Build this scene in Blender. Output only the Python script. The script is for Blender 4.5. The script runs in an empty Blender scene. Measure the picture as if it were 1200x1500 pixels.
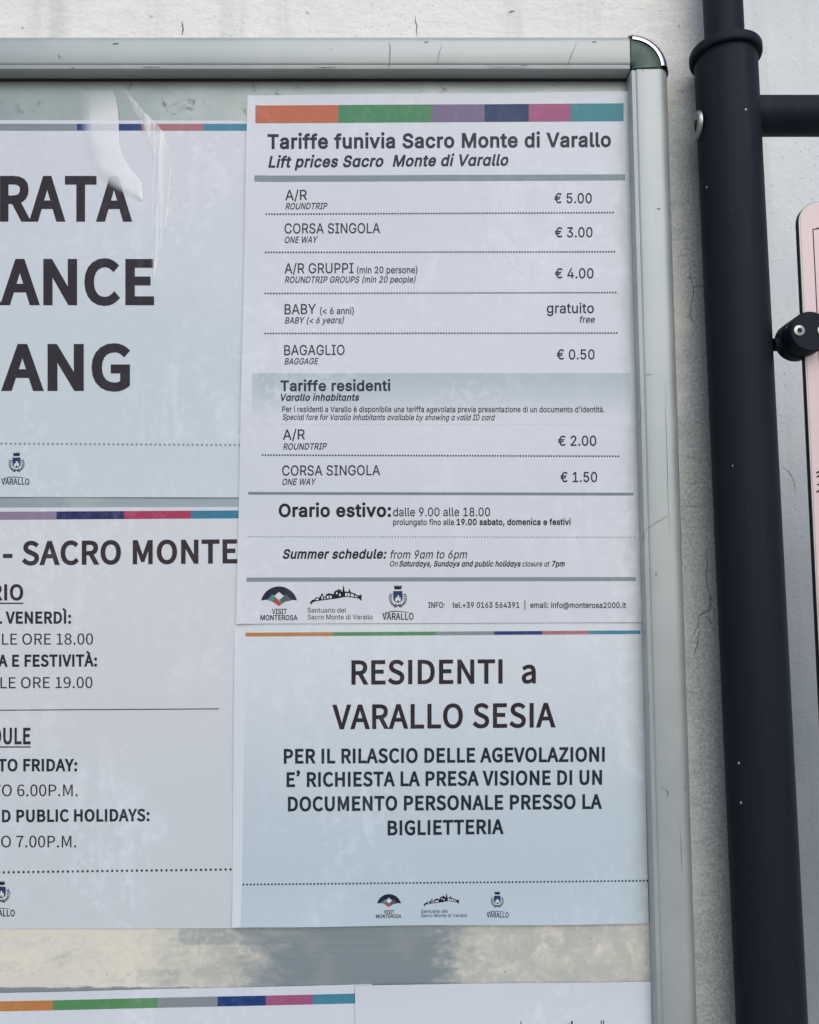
import bpy, bmesh, math, random
from mathutils import Vector, Matrix
from mathutils.geometry import delaunay_2d_cdt

random.seed(7)
S = bpy.context.scene
COL = S.collection
R = math.radians

# ---------------------------------------------------------------- camera, sky, sun, exposure
CAM_D = 0.622                       # metres from the lens to the back panel of the notice board
PITCH = R(5.5)                      # the phone looks slightly up
FOCAL = 1200.0                      # focal length in photo pixels (photo 1200 x 1500)
cd = bpy.data.cameras.new('camera')
cd.sensor_fit = 'VERTICAL'
cd.sensor_height = 36.0
cd.lens = 36.0 * FOCAL / 1500.0
cd.clip_start = 0.01
cd.clip_end = 200.0
cam = bpy.data.objects.new('camera', cd)
COL.objects.link(cam)
cam.location = (0, -CAM_D, 0)
cam.rotation_euler = (R(90) + PITCH, 0, 0)
S.camera = cam

SUN_EL, SUN_AZ = R(40), R(10)       # open shade: wide soft light from above, a little to the right
world = bpy.data.worlds.new("World")
S.world = world
world.use_nodes = True
wn = world.node_tree
bg = wn.nodes['Background']
sky = wn.nodes.new('ShaderNodeTexSky')
sky.sky_type = 'NISHITA'
sky.sun_disc = False
sky.sun_elevation = SUN_EL
sky.sun_rotation = math.pi - SUN_AZ
sky.air_density = 1.0
sky.dust_density = 1.5
sky.ozone_density = 2.0
wn.links.new(sky.outputs['Color'], bg.inputs['Color'])
bg.inputs['Strength'].default_value = 0.12

sl = bpy.data.lights.new('sun', 'SUN')
sl.energy = 0.8
sl.angle = R(60)
sl.color = (1.0, 0.985, 0.945)
sun = bpy.data.objects.new('sun', sl)
COL.objects.link(sun)
sdir = Vector((math.sin(SUN_AZ) * math.cos(SUN_EL), -math.cos(SUN_AZ) * math.cos(SUN_EL), math.sin(SUN_EL)))
sun.rotation_euler = sdir.to_track_quat('Z', 'Y').to_euler()
sun.location = sdir * 5

S.view_settings.view_transform = 'Standard'
S.view_settings.look = 'None'
S.view_settings.exposure = 0.34
S.view_settings.gamma = 1.0
S.view_settings.use_curve_mapping = False
S.render.engine = 'CYCLES'
S.cycles.use_denoising = True

# ---------------------------------------------------------------- helpers
def on_plane(u, v, Y=0.0):
    """a measured photo point, placed on the upright plane y = Y of the real wall or board"""
    dx, dy = (u - 600.0) / FOCAL, -(v - 750.0) / FOCAL
    c, s = math.cos(PITCH), math.sin(PITCH)
    t = (Y + CAM_D) / (c - dy * s)
    return Vector((dx * t, Y, t * (s + dy * c)))

def link(name, me, mats=(), parent=None, smooth=None):
    if isinstance(me, bmesh.types.BMesh):
        bm = me
        bmesh.ops.recalc_face_normals(bm, faces=bm.faces) if smooth is not None else None
        me = bpy.data.meshes.new(name)
        bm.to_mesh(me); bm.free()
    o = bpy.data.objects.new(name, me)
    COL.objects.link(o)
    if not isinstance(mats, (list, tuple)):
        mats = [mats]
    for m in mats:
        me.materials.append(m)
    if smooth:
        me.polygons.foreach_set('use_smooth', [True] * len(me.polygons))
        me.set_sharp_from_angle(angle=smooth)
    if parent:
        o.parent = parent
        o.matrix_parent_inverse = parent.matrix_world.inverted()
    return o

def empty(name, loc):
    o = bpy.data.objects.new(name, None)
    COL.objects.link(o)
    o.empty_display_size = 0.05
    o.location = loc
    o.matrix_world = Matrix.Translation(loc)
    return o

def tag(o, label=None, cat=None, group=None, kind=None):
    if label: o['label'] = label
    if cat: o['category'] = cat
    if group: o['group'] = group
    if kind: o['kind'] = kind
    return o

# ---- materials
class NT:
    def __init__(self, name):
        self.m = bpy.data.materials.new(name)
        self.m.use_nodes = True
        self.t = self.m.node_tree
        self.b = self.t.nodes['Principled BSDF']
        self.pos = self.n('ShaderNodeNewGeometry').outputs['Position']
    def n(self, kind, **kw):
        x = self.t.nodes.new(kind)
        for k, v in kw.items():
            setattr(x, k, v)
        return x
    def put(self, sock, val):
        if isinstance(val, bpy.types.NodeSocket):
            self.t.links.new(val, sock)
        elif isinstance(val, (tuple, list)) and len(val) == 3 and sock.type == 'RGBA':
            sock.default_value = (*val, 1)
        else:
            sock.default_value = val
    def set(self, **kw):
        for k, v in kw.items():
            self.put(self.b.inputs[k.replace('_', ' ')], v)
    def math(self, op, a, b=0.0, c=0.0, clamp=False):
        x = self.n('ShaderNodeMath', operation=op, use_clamp=clamp)
        self.put(x.inputs[0], a); self.put(x.inputs[1], b); self.put(x.inputs[2], c)
        return x.outputs[0]
    def mix(self, f, a, b):
        x = self.n('ShaderNodeMix', data_type='RGBA')
        self.put(x.inputs[0], f); self.put(x.inputs[6], a); self.put(x.inputs[7], b)
        return x.outputs[2]
    def ramp(self, f, lo, hi):
        x = self.n('ShaderNodeMapRange', interpolation_type='SMOOTHSTEP')
        self.put(x.inputs[0], f); x.inputs[1].default_value = lo; x.inputs[2].default_value = hi
        return x.outputs[0]
    def vscale(self, v, s, off=(0, 0, 0), rot=(0, 0, 0)):
        x = self.n('ShaderNodeMapping')
        self.put(x.inputs[0], v)
        x.inputs['Location'].default_value = off
        x.inputs['Rotation'].default_value = rot
        x.inputs['Scale'].default_value = s if isinstance(s, (tuple, list)) else (s, s, s)
        return x.outputs[0]
    def noise(self, v, scale, detail=4, rough=0.55, dist=0.0):
        x = self.n('ShaderNodeTexNoise')
        self.put(x.inputs['Vector'], v)
        x.inputs['Scale'].default_value = scale
        x.inputs['Detail'].default_value = detail
        x.inputs['Roughness'].default_value = rough
        x.inputs['Distortion'].default_value = dist
        return x.outputs[0]
    def voro(self, v, scale, feature='F1'):
        x = self.n('ShaderNodeTexVoronoi', feature=feature)
        self.put(x.inputs['Vector'], v)
        x.inputs['Scale'].default_value = scale
        return x
    def bump(self, h, strength, dist, normal=None):
        x = self.n('ShaderNodeBump')
        x.inputs['Strength'].default_value = strength
        x.inputs['Distance'].default_value = dist
        self.put(x.inputs['Height'], h)
        if normal is not None: self.put(x.inputs['Normal'], normal)
        return x.outputs[0]
    def xyz(self, v):
        x = self.n('ShaderNodeSeparateXYZ'); self.put(x.inputs[0], v)
        return x.outputs

def plain(name, col, rough=0.5, metal=0.0, **kw):
    t = NT(name)
    f = t.ramp(t.noise(t.pos, 60, 5), 0.3, 0.75)
    t.set(Base_Color=t.mix(f, tuple(c * 0.9 for c in col), tuple(min(1, c * 1.06) for c in col)),
          Roughness=t.math('MULTIPLY_ADD', f, 0.12, rough - 0.05), Metallic=metal, **kw)
    return t.m

def laminate(t, col, haze=1.0, gloss=0.36):
    """glossy, slightly crinkled laminating film over a print, with milky patches for trapped air and painted-in crinkle glare"""
    p = t.pos
    big = t.noise(t.vscale(p, (1, 1, 1.0)), 9, 3, 0.5, 0.6)
    streak = t.noise(t.vscale(p, (34, 34, 15), rot=(0, 0.5, 0)), 1.0, 3, 0.6, 1.2)
    pit = t.noise(p, 130, 3, 0.55, 0.4)
    s1 = t.ramp(streak, 0.50, 0.68)
    b1 = t.ramp(big, 0.38, 0.62)
    fine = t.ramp(pit, 0.50, 0.66)
    milky = t.math('MULTIPLY', t.math('ADD', t.math('MULTIPLY', s1, 0.60), t.math('MULTIPLY', fine, 0.60)), b1)
    speck = t.voro(t.vscale(p, (1, 1, 1)), 55)
    sd = t.math('LESS_THAN', speck.outputs['Distance'], 0.024)
    sc = t.xyz(speck.outputs['Color'])[0]
    sd = t.math('MULTIPLY', sd, t.math('GREATER_THAN', sc, 0.955))
    c = t.mix(t.math('MULTIPLY', milky, 0.34 * haze), col, (0.84, 0.86, 0.90))  # pale mix also puts the glare on crinkled film into the colour
    c = t.mix(t.math('MULTIPLY', sd, 0.75), c, (0.06, 0.06, 0.07))
    h = t.math('ADD', t.math('MULTIPLY', streak, 1.0), t.math('MULTIPLY', pit, 0.18))
    h = t.math('ADD', h, t.math('MULTIPLY', big, 2.0))
    nrm = t.bump(h, 0.35, 0.0018)
    t.set(Base_Color=c, Roughness=0.55, Coat_Weight=gloss, Coat_Roughness=0.08, Coat_IOR=1.5, Coat_Normal=nrm,
          Specular_IOR_Level=0.10)
    return t.m

def ink(name, col, haze=1.0):
    t = NT(name)
    return laminate(t, col, haze * 0.2, 0.22)

# ---- lettering: outlines of plain sans-serif letters, as advance width and contours of (dx, dy) steps
FONT = {}
FONT['a'] = (509, {
 " ": (188, []),
 "(": (273, [(89,207,1,28,2,29,4,29,5,31,6,30,7,30,8,29,10,28,10,27,11,26,11,23,13,22,59,0,-13,-27,-11,-27,-11,-28,-10,-29,-9,-29,-8,-29,-7,-28,-6,-29,-4,-28,-3,-27,-2,-26,-1,-25,1,-23,2,-23,2,-23,4,-23,5,-24,7,-24,7,-25,9,-26,10,-26,11,-28,13,-28,14,-30,-59,0,-21,37,-17,38,-15,37,-13,39,-9,38,-7,38,-5,38)]),
 ")": (273, [(37,-96,15,30,12,29,12,28,10,27,9,26,7,25,6,24,5,23,4,23,3,23,1,22,1,23,-1,25,-2,26,-3,27,-4,28,-6,29,-7,28,-8,29,-9,29,-9,29,-11,28,-12,27,-13,27,60,0,12,-22,12,-23,10,-26,11,-27,9,-28,8,-29,8,-30,6,-31,5,-30,3,-29,2,-29,1,-28,-1,-39,-5,-38,-7,-38,-10,-39,-12,-38,-15,-37,-17,-37,-20,-37)]),
 "+": (453, [(61,172,0,54,330,0,0,-54),(198,34,0,330,57,0,0,-330)]),
 ",": (188, [(38,-119,30,190,69,0,-53,-190)]),
 "-": (453, [(337,244,0,-56,-223,0,0,56)]),
 ".": (188, [(95,-4,-12,1,-10,4,-10,8,-8,9,-4,11,-1,12,1,12,4,11,8,9,10,8,10,4,12,2,12,-2,11,-4,10,-8,7,-9,5,-11,1,-12,-1,-12,-5,-11,-7,-9,-10,-8,-11,-4)]),
 "/": (249, [(235,533,-164,-609,-57,0,164,609)]),
 "0": (453, [(227,-7,-28,2,-25,6,-23,10,-21,13,-19,17,-16,21,-15,24,-11,27,-9,31,-7,34,-4,36,-1,40,1,40,4,36,7,34,9,31,12,27,14,25,17,20,18,17,21,14,23,10,26,6,27,2,27,-2,25,-6,23,-10,21,-14,19,-17,16,-20,14,-25,12,-27,9,-31,7,-34,4,-36,1,-40,-1,-40,-4,-36,-7,-34,-9,-31,-11,-27,-14,-24,-17,-21,-19,-17,-21,-13,-23,-10,-25,-6),(227,50,23,2,21,8,19,14,16,18,14,24,10,28,6,24,4,26,3,29,1,31,-1,31,-3,29,-4,27,-6,24,-10,28,-14,23,-16,19,-19,14,-21,8,-23,3,-24,-3,-21,-8,-19,-14,-16,-19,-13,-23,-11,-28,-6,-24,-4,-27,-3,-29,-1,-31,1,-31,3,-29,4,-26,6,-24,11,-28,13,-24,16,-18,19,-14,21,-8)]),
 "1": (453, [(76,0,0,55,315,0,0,-55),(276,509,0,-509,-64,0,0,448,-3,0,-123,-90,0,69,112,82)]),
 "2": (453, [(64,0,0,47,170,182,18,19,16,18,14,16,12,16,9,14,8,15,5,14,3,15,1,15,-1,18,-4,16,-7,14,-10,12,-11,10,-14,8,-15,6,-17,3,-17,2,-19,-2,-17,-4,-16,-7,-13,-9,-11,-11,-9,-14,-7,-15,-4,-17,-1,-19,-61,0,2,29,7,27,11,24,16,22,19,18,22,14,25,11,28,6,29,3,29,-3,27,-6,25,-10,22,-15,18,-17,15,-20,11,-22,7,-25,2,-26,-1,-18,-3,-18,-6,-18,-8,-19,-12,-19,-15,-21,-14,-18,-16,-18,-18,-21,-21,-22,-114,-120,0,-3,236,0,0,-57)]),
 "3": (453, [(218,-7,-30,2,-29,6,-26,9,-25,12,-20,16,-18,19,-13,22,-9,25,-4,28,65,0,3,-17,6,-15,8,-13,11,-11,13,-10,15,-7,17,-5,18,-3,19,-1,20,1,19,4,17,6,16,8,13,11,11,13,8,15,5,17,1,20,-1,18,-5,17,-7,16,-10,15,-14,12,-17,11,-21,7,-25,5,-28,2,-44,0,0,51,131,149,0,4,-218,0,0,57,302,0,0,-48,-161,-183,0,11,28,1,25,-2,23,-4,21,-8,25,-14,21,-18,17,-22,12,-24,8,-25,2,-28,-3,-29,-7,-26,-13,-24,-16,-21,-21,-18,-24,-15,-21,-8,-22,-6,-23,-4)]),
 "4": (453, [(40,105,0,53,207,351,64,0,-202,-343,0,-3,304,0,0,-58),(282,0,0,121,0,25,0,172,61,0,0,-318)]),
 "5": (453, [(221,-7,-29,2,-27,6,-25,10,-22,14,-19,16,-16,19,-12,22,-8,23,-3,25,62,0,3,-15,5,-13,8,-13,10,-11,12,-10,13,-8,15,-6,16,-3,17,-1,20,1,18,5,17,8,15,11,13,14,10,15,8,18,4,19,2,21,-2,21,-5,20,-7,18,-11,16,-13,14,-15,11,-18,8,-19,5,-20,2,-17,-1,-17,-3,-17,-5,-15,-6,-13,-7,-11,-9,-61,7,29,256,270,0,0,-57,-215,0,-17,-151,2,0,12,10,14,7,16,7,16,5,18,3,17,1,23,-2,22,-4,20,-7,19,-10,17,-12,15,-14,13,-16,12,-18,9,-20,7,-21,4,-23,1,-24,-1,-24,-5,-22,-6,-22,-10,-19,-17,-24,-20,-20,-23,-17,-20,-9,-21,-7,-23,-4)]),
 "6": (453, [(226,-7,-30,3,-28,7,-26,12,-23,16,-19,20,-16,23,-11,27,-7,29,-2,32,1,25,6,25,9,27,9,22,13,24,16,26,19,29,115,169,70,0,-171,-248,-6,0,6,9,6,9,8,9,9,7,10,7,12,5,12,4,13,2,14,1,30,-2,26,-7,25,-10,21,-15,18,-18,15,-22,10,-25,7,-28,2,-30,-2,-30,-8,-29,-11,-25,-16,-23,-19,-20,-23,-16,-26,-11,-27,-7),(226,48,19,2,18,5,16,8,14,10,11,13,10,15,8,18,4,18,1,20,-1,21,-4,18,-8,17,-10,15,-11,13,-14,10,-16,8,-18,5,-19,1,-19,-1,-17,-5,-16,-7,-14,-11,-12,-12,-10,-15,-7,-17,-5,-18,-1,-21,1,-20,5,-19,7,-17,10,-16,12,-13,14,-10,16,-8,17,-5)]),
 "7": (453, [(97,0,226,448,0,4,-261,0,0,57,329,0,0,-60,-226,-449)]),
 "8": (453, [(226,-7,-25,1,-23,4,-22,5,-20,8,-25,14,-20,17,-17,20,-12,22,-8,25,-2,26,1,21,5,20,7,19,10,17,12,16,14,13,16,11,17,8,19,5,0,2,-24,9,-20,13,-16,19,-13,22,-7,24,-3,26,3,25,6,24,11,21,16,19,18,16,22,13,24,10,27,6,29,2,29,-2,27,-6,24,-10,22,-13,18,-16,15,-19,12,-21,6,-24,3,-25,-3,-26,-7,-24,-13,-22,-16,-19,-20,-13,-23,-9,0,-2,19,-5,16,-8,16,-11,14,-13,12,-16,10,-17,8,-19,4,-20,2,-21,-3,-26,-7,-25,-13,-22,-16,-20,-21,-17,-24,-14,-21,-8,-21,-5,-24,-4),(226,49,22,1,19,4,18,6,15,9,13,10,10,12,8,15,4,15,2,18,-2,18,-5,16,-8,16,-10,13,-14,11,-15,10,-18,7,-18,4,-21,1,-20,-1,-19,-4,-18,-7,-15,-10,-14,-11,-10,-13,-8,-16,-5,-16,-2,-18,2,-18,4,-15,8,-15,10,-12,13,-10,15,-9,18,-6,20,-4),(226,290,18,1,16,3,14,6,13,8,11,10,9,12,7,14,4,15,1,17,-1,16,-4,15,-6,13,-9,12,-11,10,-13,7,-15,6,-16,4,-18,1,-18,-1,-16,-4,-15,-6,-13,-7,-11,-10,-8,-12,-7,-13,-4,-15,-1,-16,1,-17,4,-15,7,-14,9,-12,11,-10,13,-8,15,-6,16,-3)]),
 "9": (453, [(226,516,30,-3,29,-7,25,-12,23,-16,19,-20,16,-24,12,-26,7,-30,2,-31,-2,-25,-5,-26,-9,-26,-10,-22,-13,-24,-16,-27,-19,-29,-115,-168,-70,0,171,248,6,0,-5,-10,-7,-9,-8,-8,-9,-7,-10,-7,-11,-5,-12,-4,-13,-3,-14,0,-30,2,-27,6,-24,11,-21,15,-18,18,-15,22,-11,25,-6,27,-2,31,2,30,7,29,12,25,16,23,19,20,23,15,25,12,28,7),(226,460,-19,-1,-17,-5,-16,-8,-14,-11,-12,-12,-10,-16,-7,-17,-4,-18,-2,-20,2,-21,4,-18,7,-18,10,-15,12,-12,14,-11,16,-7,17,-5,19,-2,19,2,18,4,16,8,14,10,12,13,9,15,8,17,4,18,1,20,-1,21,-4,19,-8,17,-9,15,-12,13,-14,11,-16,8,-18,5)]),
 ":": (188, [(95,-4,-12,1,-10,4,-10,8,-8,9,-4,11,-1,12,1,12,4,11,8,9,10,8,10,4,12,2,12,-2,11,-4,10,-8,7,-9,5,-11,1,-12,-1,-12,-5,-11,-7,-9,-10,-8,-11,-4),(95,271,-12,1,-10,5,-10,7,-8,10,-4,10,-1,12,1,12,4,11,8,10,10,7,10,4,12,2,12,-2,11,-4,10,-7,7,-10,5,-11,1,-12,-1,-12,-5,-10,-7,-10,-10,-7,-11,-5)]),
 "<": (453, [(65,178,0,42,323,163,0,-67,-246,-116,2,4,0,-10,-2,4,246,-117,0,-66)]),
 "@": (676, [(355,-135,-36,1,-35,4,-32,7,-31,9,-28,12,-26,14,-23,16,-22,19,-19,22,-16,23,-14,26,-12,28,-9,31,-7,32,-3,34,-2,36,2,36,4,33,6,32,9,29,12,28,14,26,17,24,19,21,21,19,23,17,25,14,28,12,29,10,32,6,33,4,35,2,34,-2,32,-4,30,-7,27,-10,26,-12,24,-15,21,-16,19,-19,17,-20,15,-21,13,-23,10,-24,8,-25,6,-26,3,-26,1,-27,0,-24,-2,-25,-2,-24,-4,-24,-5,-22,-7,-20,-10,-19,-12,-15,-14,-14,-18,-10,-20,-5,-24,-2,-14,0,-13,2,-14,4,-13,4,-12,7,-10,8,-9,9,-6,11,-3,12,-3,0,-7,-14,-11,-13,-14,-11,-17,-10,-20,-5,-25,-2,-28,2,-25,8,-22,12,-19,17,-16,21,-12,23,-9,27,-5,29,-2,30,2,30,7,27,10,26,13,22,17,19,20,16,22,12,25,7,26,2,21,-1,18,-4,16,-7,13,-8,11,-9,7,-8,3,0,0,29,55,0,0,-225,1,-13,4,-12,6,-11,8,-8,12,-5,13,-2,15,2,13,5,11,10,8,13,6,17,5,21,3,25,1,30,1,33,-2,30,-4,28,-8,28,-12,26,-14,24,-18,22,-21,20,-25,17,-27,14,-23,8,-25,6,-26,3,-29,1,-28,-1,-27,-3,-26,-6,-24,-8,-22,-10,-21,-12,-18,-14,-17,-16,-15,-18,-14,-20,-11,-22,-9,-23,-8,-26,-5,-27,-3,-28,-1,-30,1,-31,3,-28,5,-28,8,-25,9,-23,11,-22,14,-20,16,-18,17,-15,19,-14,22,-12,23,-10,25,-7,27,-6,29,-3,30,-1,19,0,18,2,18,3,16,3,16,4,14,4,13,4,10,3,8,3,15,-48,-11,-4,-13,-5,-16,-4,-17,-4,-18,-4,-18,-3,-19,-2,-18,-2),(329,65,21,1,18,5,14,7,13,11,10,13,7,16,5,20,4,22,1,25,-1,25,-4,21,-6,18,-8,14,-10,11,-12,8,-15,5,-16,3,-19,2,-18,-2,-16,-5,-14,-8,-12,-10,-11,-13,-8,-15,-6,-17,-3,-18,-1,-19,1,-21,3,-20,5,-19,7,-17,9,-14,12,-13,14,-9,17,-5)]),
 "A": (480, [(16,0,185,509,75,0,187,-509,-68,0,-108,302,-7,21,-8,23,-8,26,-7,22,-7,26,-9,27,-9,31,13,0,-9,-31,-8,-28,-8,-26,-7,-22,-9,-26,-7,-23,-6,-20,-106,-302),(110,142,0,57,260,0,0,-57)]),
 "B": (456, [(60,0,0,509,181,0,33,-2,30,-6,25,-10,21,-14,17,-16,14,-19,9,-21,6,-23,2,-24,-1,-21,-4,-17,-6,-16,-9,-13,-10,-12,-12,-9,-13,-8,-14,-6,-14,-5,0,-5,16,-2,16,-6,16,-9,15,-11,13,-14,11,-17,9,-19,5,-23,2,-25,-2,-25,-6,-23,-10,-21,-14,-19,-18,-17,-24,-13,-20,-8,-23,-6,-26,-3,-28,-1),(125,57,120,0,36,3,28,7,21,13,14,16,9,19,2,22,-1,16,-4,16,-8,15,-9,13,-13,12,-14,9,-17,7,-20,4,-21,2,-123,0),(125,285,113,0,18,2,17,3,15,6,14,8,12,10,9,12,7,14,5,15,1,17,-3,21,-7,19,-13,17,-19,13,-24,7,-30,3,-115,0)]),
 "C": (510, [(267,-7,-32,2,-30,6,-28,10,-27,14,-24,17,-22,21,-18,25,-16,27,-13,31,-9,33,-6,36,-2,39,2,39,6,36,9,33,13,31,16,28,18,24,22,21,24,18,27,14,28,10,30,6,32,2,26,-2,24,-3,23,-7,22,-8,21,-11,19,-14,17,-15,16,-18,13,-20,11,-21,8,-24,6,-25,-65,0,-4,17,-7,15,-8,15,-9,12,-11,11,-12,10,-13,9,-14,7,-15,5,-15,4,-16,2,-17,1,-30,-3,-28,-8,-25,-13,-18,-13,-16,-16,-13,-18,-12,-21,-9,-24,-7,-26,-4,-29,-2,-31,2,-31,4,-29,7,-26,9,-23,12,-22,14,-18,15,-16,18,-13,26,-13,27,-7,30,-3,17,1,16,2,15,4,15,5,14,7,13,9,12,9,11,12,9,12,8,14,7,16,4,16,65,0,-6,-25,-8,-23,-11,-21,-13,-20,-15,-18,-18,-15,-19,-14,-20,-11,-22,-8,-24,-7,-24,-4)]),
 "D": (502, [(125,509,0,-509,-65,0,0,509),(219,0,-123,0,0,57,119,0,29,1,28,5,24,7,22,11,19,13,17,16,14,18,11,21,9,23,6,26,4,28,1,29,-1,30,-4,27,-6,25,-9,24,-11,20,-14,18,-16,16,-18,13,-21,10,-24,8,-26,4,-28,2,-128,0,0,57,132,0,36,-2,33,-6,31,-9,28,-14,24,-17,22,-20,19,-23,15,-27,13,-30,9,-32,5,-36,2,-38,-2,-38,-5,-36,-9,-32,-13,-30,-16,-27,-19,-24,-22,-20,-25,-17,-29,-14,-31,-9,-35,-6)]),
 "E": (419, [(60,0,0,509,312,0,0,-57,-247,0,0,-166,230,0,0,-57,-230,0,0,-172,250,0,0,-57)]),
 "F": (410, [(60,0,0,509,309,0,0,-57,-244,0,0,-174,221,0,0,-57,-221,0,0,-221)]),
 "G": (520, [(269,-7,-33,2,-31,6,-29,10,-27,14,-24,18,-21,21,-19,24,-16,28,-12,30,-10,33,-5,36,-2,39,2,39,5,36,10,33,12,31,16,28,18,24,22,21,24,18,26,14,28,10,30,6,32,2,26,-2,25,-4,24,-6,23,-10,21,-11,19,-14,18,-16,15,-17,13,-20,11,-21,8,-22,6,-24,-66,0,-6,16,-7,14,-8,14,-9,13,-10,11,-12,10,-12,9,-14,7,-15,5,-15,5,-17,2,-18,1,-29,-3,-27,-8,-26,-13,-23,-18,-19,-22,-16,-28,-9,-24,-7,-26,-4,-29,-2,-31,2,-31,4,-29,7,-26,9,-23,12,-21,14,-19,15,-15,18,-14,26,-13,28,-7,31,-3,27,2,26,6,23,10,20,14,17,17,14,21,11,24,6,26,2,29,19,-3,-151,0,0,57,195,0,0,-56,-2,-30,-5,-29,-8,-26,-12,-24,-15,-22,-17,-19,-20,-17,-22,-14,-25,-11,-26,-8,-28,-5)]),
 "I": (300, [(31,0,0,57,87,0,0,395,-87,0,0,57,238,0,0,-57,-86,0,0,-395,86,0,0,-57)]),
 "L": (393, [(60,0,0,509,65,0,0,-452,236,0,0,-57)]),
 "M": (628, [(60,0,0,509,92,0,125,-322,5,-13,5,-15,4,-12,4,-12,4,-12,4,-13,4,-13,4,-13,4,-13,4,-11,3,-11,-15,0,4,10,3,12,4,12,4,12,4,13,4,13,4,13,4,12,4,12,4,11,3,10,3,8,124,322,92,0,0,-509,-64,0,0,291,0,11,0,12,0,13,1,13,0,14,0,15,1,44,0,15,1,15,0,14,6,0,-5,-16,-5,-16,-5,-16,-6,-16,-5,-15,-5,-15,-5,-15,-5,-13,-5,-13,-4,-12,-4,-10,-3,-9,-114,-291,-56,0,-116,291,-3,9,-4,10,-4,11,-4,12,-5,14,-5,14,-5,15,-6,16,-5,16,-5,16,-6,17,-6,16,7,0,0,-13,1,-14,0,-14,0,-15,1,-15,0,-14,1,-44,0,-13,0,-13,0,-11,0,-291)]),
 "N": (523, [(60,0,0,509,76,0,207,-326,6,-9,6,-11,8,-12,8,-14,8,-15,9,-15,8,-17,9,-17,9,-18,-9,-1,-2,18,-1,18,-1,18,-1,18,-1,16,0,15,0,14,0,13,0,11,0,314,64,0,0,-509,-76,0,-185,290,-8,13,-8,14,-9,14,-9,15,-9,17,-11,18,-12,21,-13,23,-15,27,11,2,1,-25,1,-23,1,-22,1,-21,1,-18,0,-17,1,-15,0,-12,0,-10,0,-291)]),
 "O": (533, [(267,-7,-32,2,-30,6,-28,10,-27,14,-24,17,-21,21,-19,25,-16,27,-13,31,-9,33,-6,36,-2,39,2,39,6,36,9,33,13,31,16,28,19,24,21,21,24,18,27,14,28,10,30,6,32,2,32,-2,30,-6,28,-10,27,-14,24,-18,21,-21,19,-24,16,-28,13,-31,9,-33,5,-36,2,-39,-2,-39,-5,-36,-9,-33,-13,-31,-16,-27,-19,-25,-21,-21,-24,-17,-27,-14,-28,-10,-30,-6),(267,53,29,2,28,8,25,13,18,13,16,16,13,18,12,21,10,24,7,26,4,29,1,31,-1,32,-4,28,-7,27,-10,24,-12,21,-13,18,-16,16,-18,13,-25,13,-28,7,-29,3,-30,-3,-27,-8,-26,-12,-17,-13,-16,-16,-14,-19,-12,-21,-9,-24,-7,-26,-4,-29,-2,-31,2,-31,4,-29,7,-26,9,-24,12,-21,14,-18,16,-16,17,-13,26,-13,27,-8)]),
 "P": (445, [(60,0,0,509,175,0,28,-2,26,-4,23,-6,20,-10,24,-16,19,-19,15,-22,10,-26,7,-27,2,-29,-2,-30,-7,-27,-10,-26,-15,-22,-19,-20,-24,-16,-20,-9,-23,-7,-26,-4,-28,-1,-126,0,0,56,124,0,24,2,22,4,18,8,15,10,12,13,9,15,6,16,4,18,1,20,-1,19,-4,18,-6,17,-9,14,-12,12,-15,11,-18,7,-22,5,-25,1,-107,0,0,-452)]),
 "R": (449, [(60,0,0,509,176,0,28,-2,26,-3,23,-7,20,-8,23,-16,20,-18,14,-22,11,-25,6,-27,2,-29,-2,-29,-6,-27,-11,-25,-14,-21,-20,-18,-23,-15,-21,-8,-23,-6,-25,-4,-28,-1,-140,0,0,57,138,0,24,1,22,4,18,7,15,9,12,11,9,13,6,16,4,17,1,19,-1,19,-4,18,-6,16,-9,14,-12,11,-15,10,-19,6,-21,5,-25,1,-108,0,0,-452),(353,0,-123,229,73,0,125,-229)]),
 "S": (447, [(224,-9,-27,1,-25,4,-23,5,-21,8,-26,14,-21,17,-17,20,-13,23,-9,26,-4,28,66,0,4,-19,6,-16,9,-14,13,-12,14,-10,16,-7,19,-6,19,-3,20,-1,22,1,21,4,19,6,17,9,14,10,12,13,9,14,6,16,2,17,-2,15,-4,14,-8,11,-10,10,-12,8,-14,8,-16,6,-17,6,-18,5,-61,17,-30,10,-26,11,-23,14,-19,15,-15,18,-11,19,-6,22,-2,24,2,28,8,25,13,23,17,20,21,16,25,14,20,8,22,5,23,3,24,2,25,-2,23,-3,21,-6,20,-7,24,-14,20,-16,17,-19,13,-22,8,-24,3,-25,-64,0,-5,24,-12,19,-18,16,-22,12,-26,7,-29,3,-21,-2,-19,-3,-18,-6,-15,-8,-13,-10,-10,-12,-8,-13,-4,-14,-2,-15,2,-17,5,-14,9,-11,11,-10,13,-9,14,-7,15,-6,14,-5,14,-4,52,-14,15,-4,16,-5,17,-6,16,-8,16,-8,15,-10,13,-12,12,-13,11,-15,7,-18,5,-19,1,-22,-2,-27,-7,-25,-13,-23,-16,-21,-21,-18,-26,-14,-21,-9,-24,-6,-26,-4)]),
 "T": (449, [(32,452,0,57,385,0,0,-57,-160,0,0,-452,-64,0,0,452)]),
 "U": (517, [(259,-8,-29,1,-27,5,-26,7,-23,10,-21,13,-19,15,-16,17,-13,20,-11,21,-8,23,-4,24,-2,25,0,336,64,0,0,-331,2,-23,6,-22,9,-20,12,-18,16,-15,18,-12,21,-9,24,-6,27,-1,26,1,24,6,22,9,18,12,15,15,13,18,8,20,6,22,2,23,0,331,64,0,0,-336,-1,-25,-5,-24,-8,-23,-10,-21,-14,-20,-16,-17,-19,-15,-21,-13,-23,-10,-25,-7,-27,-5)]),
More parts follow.
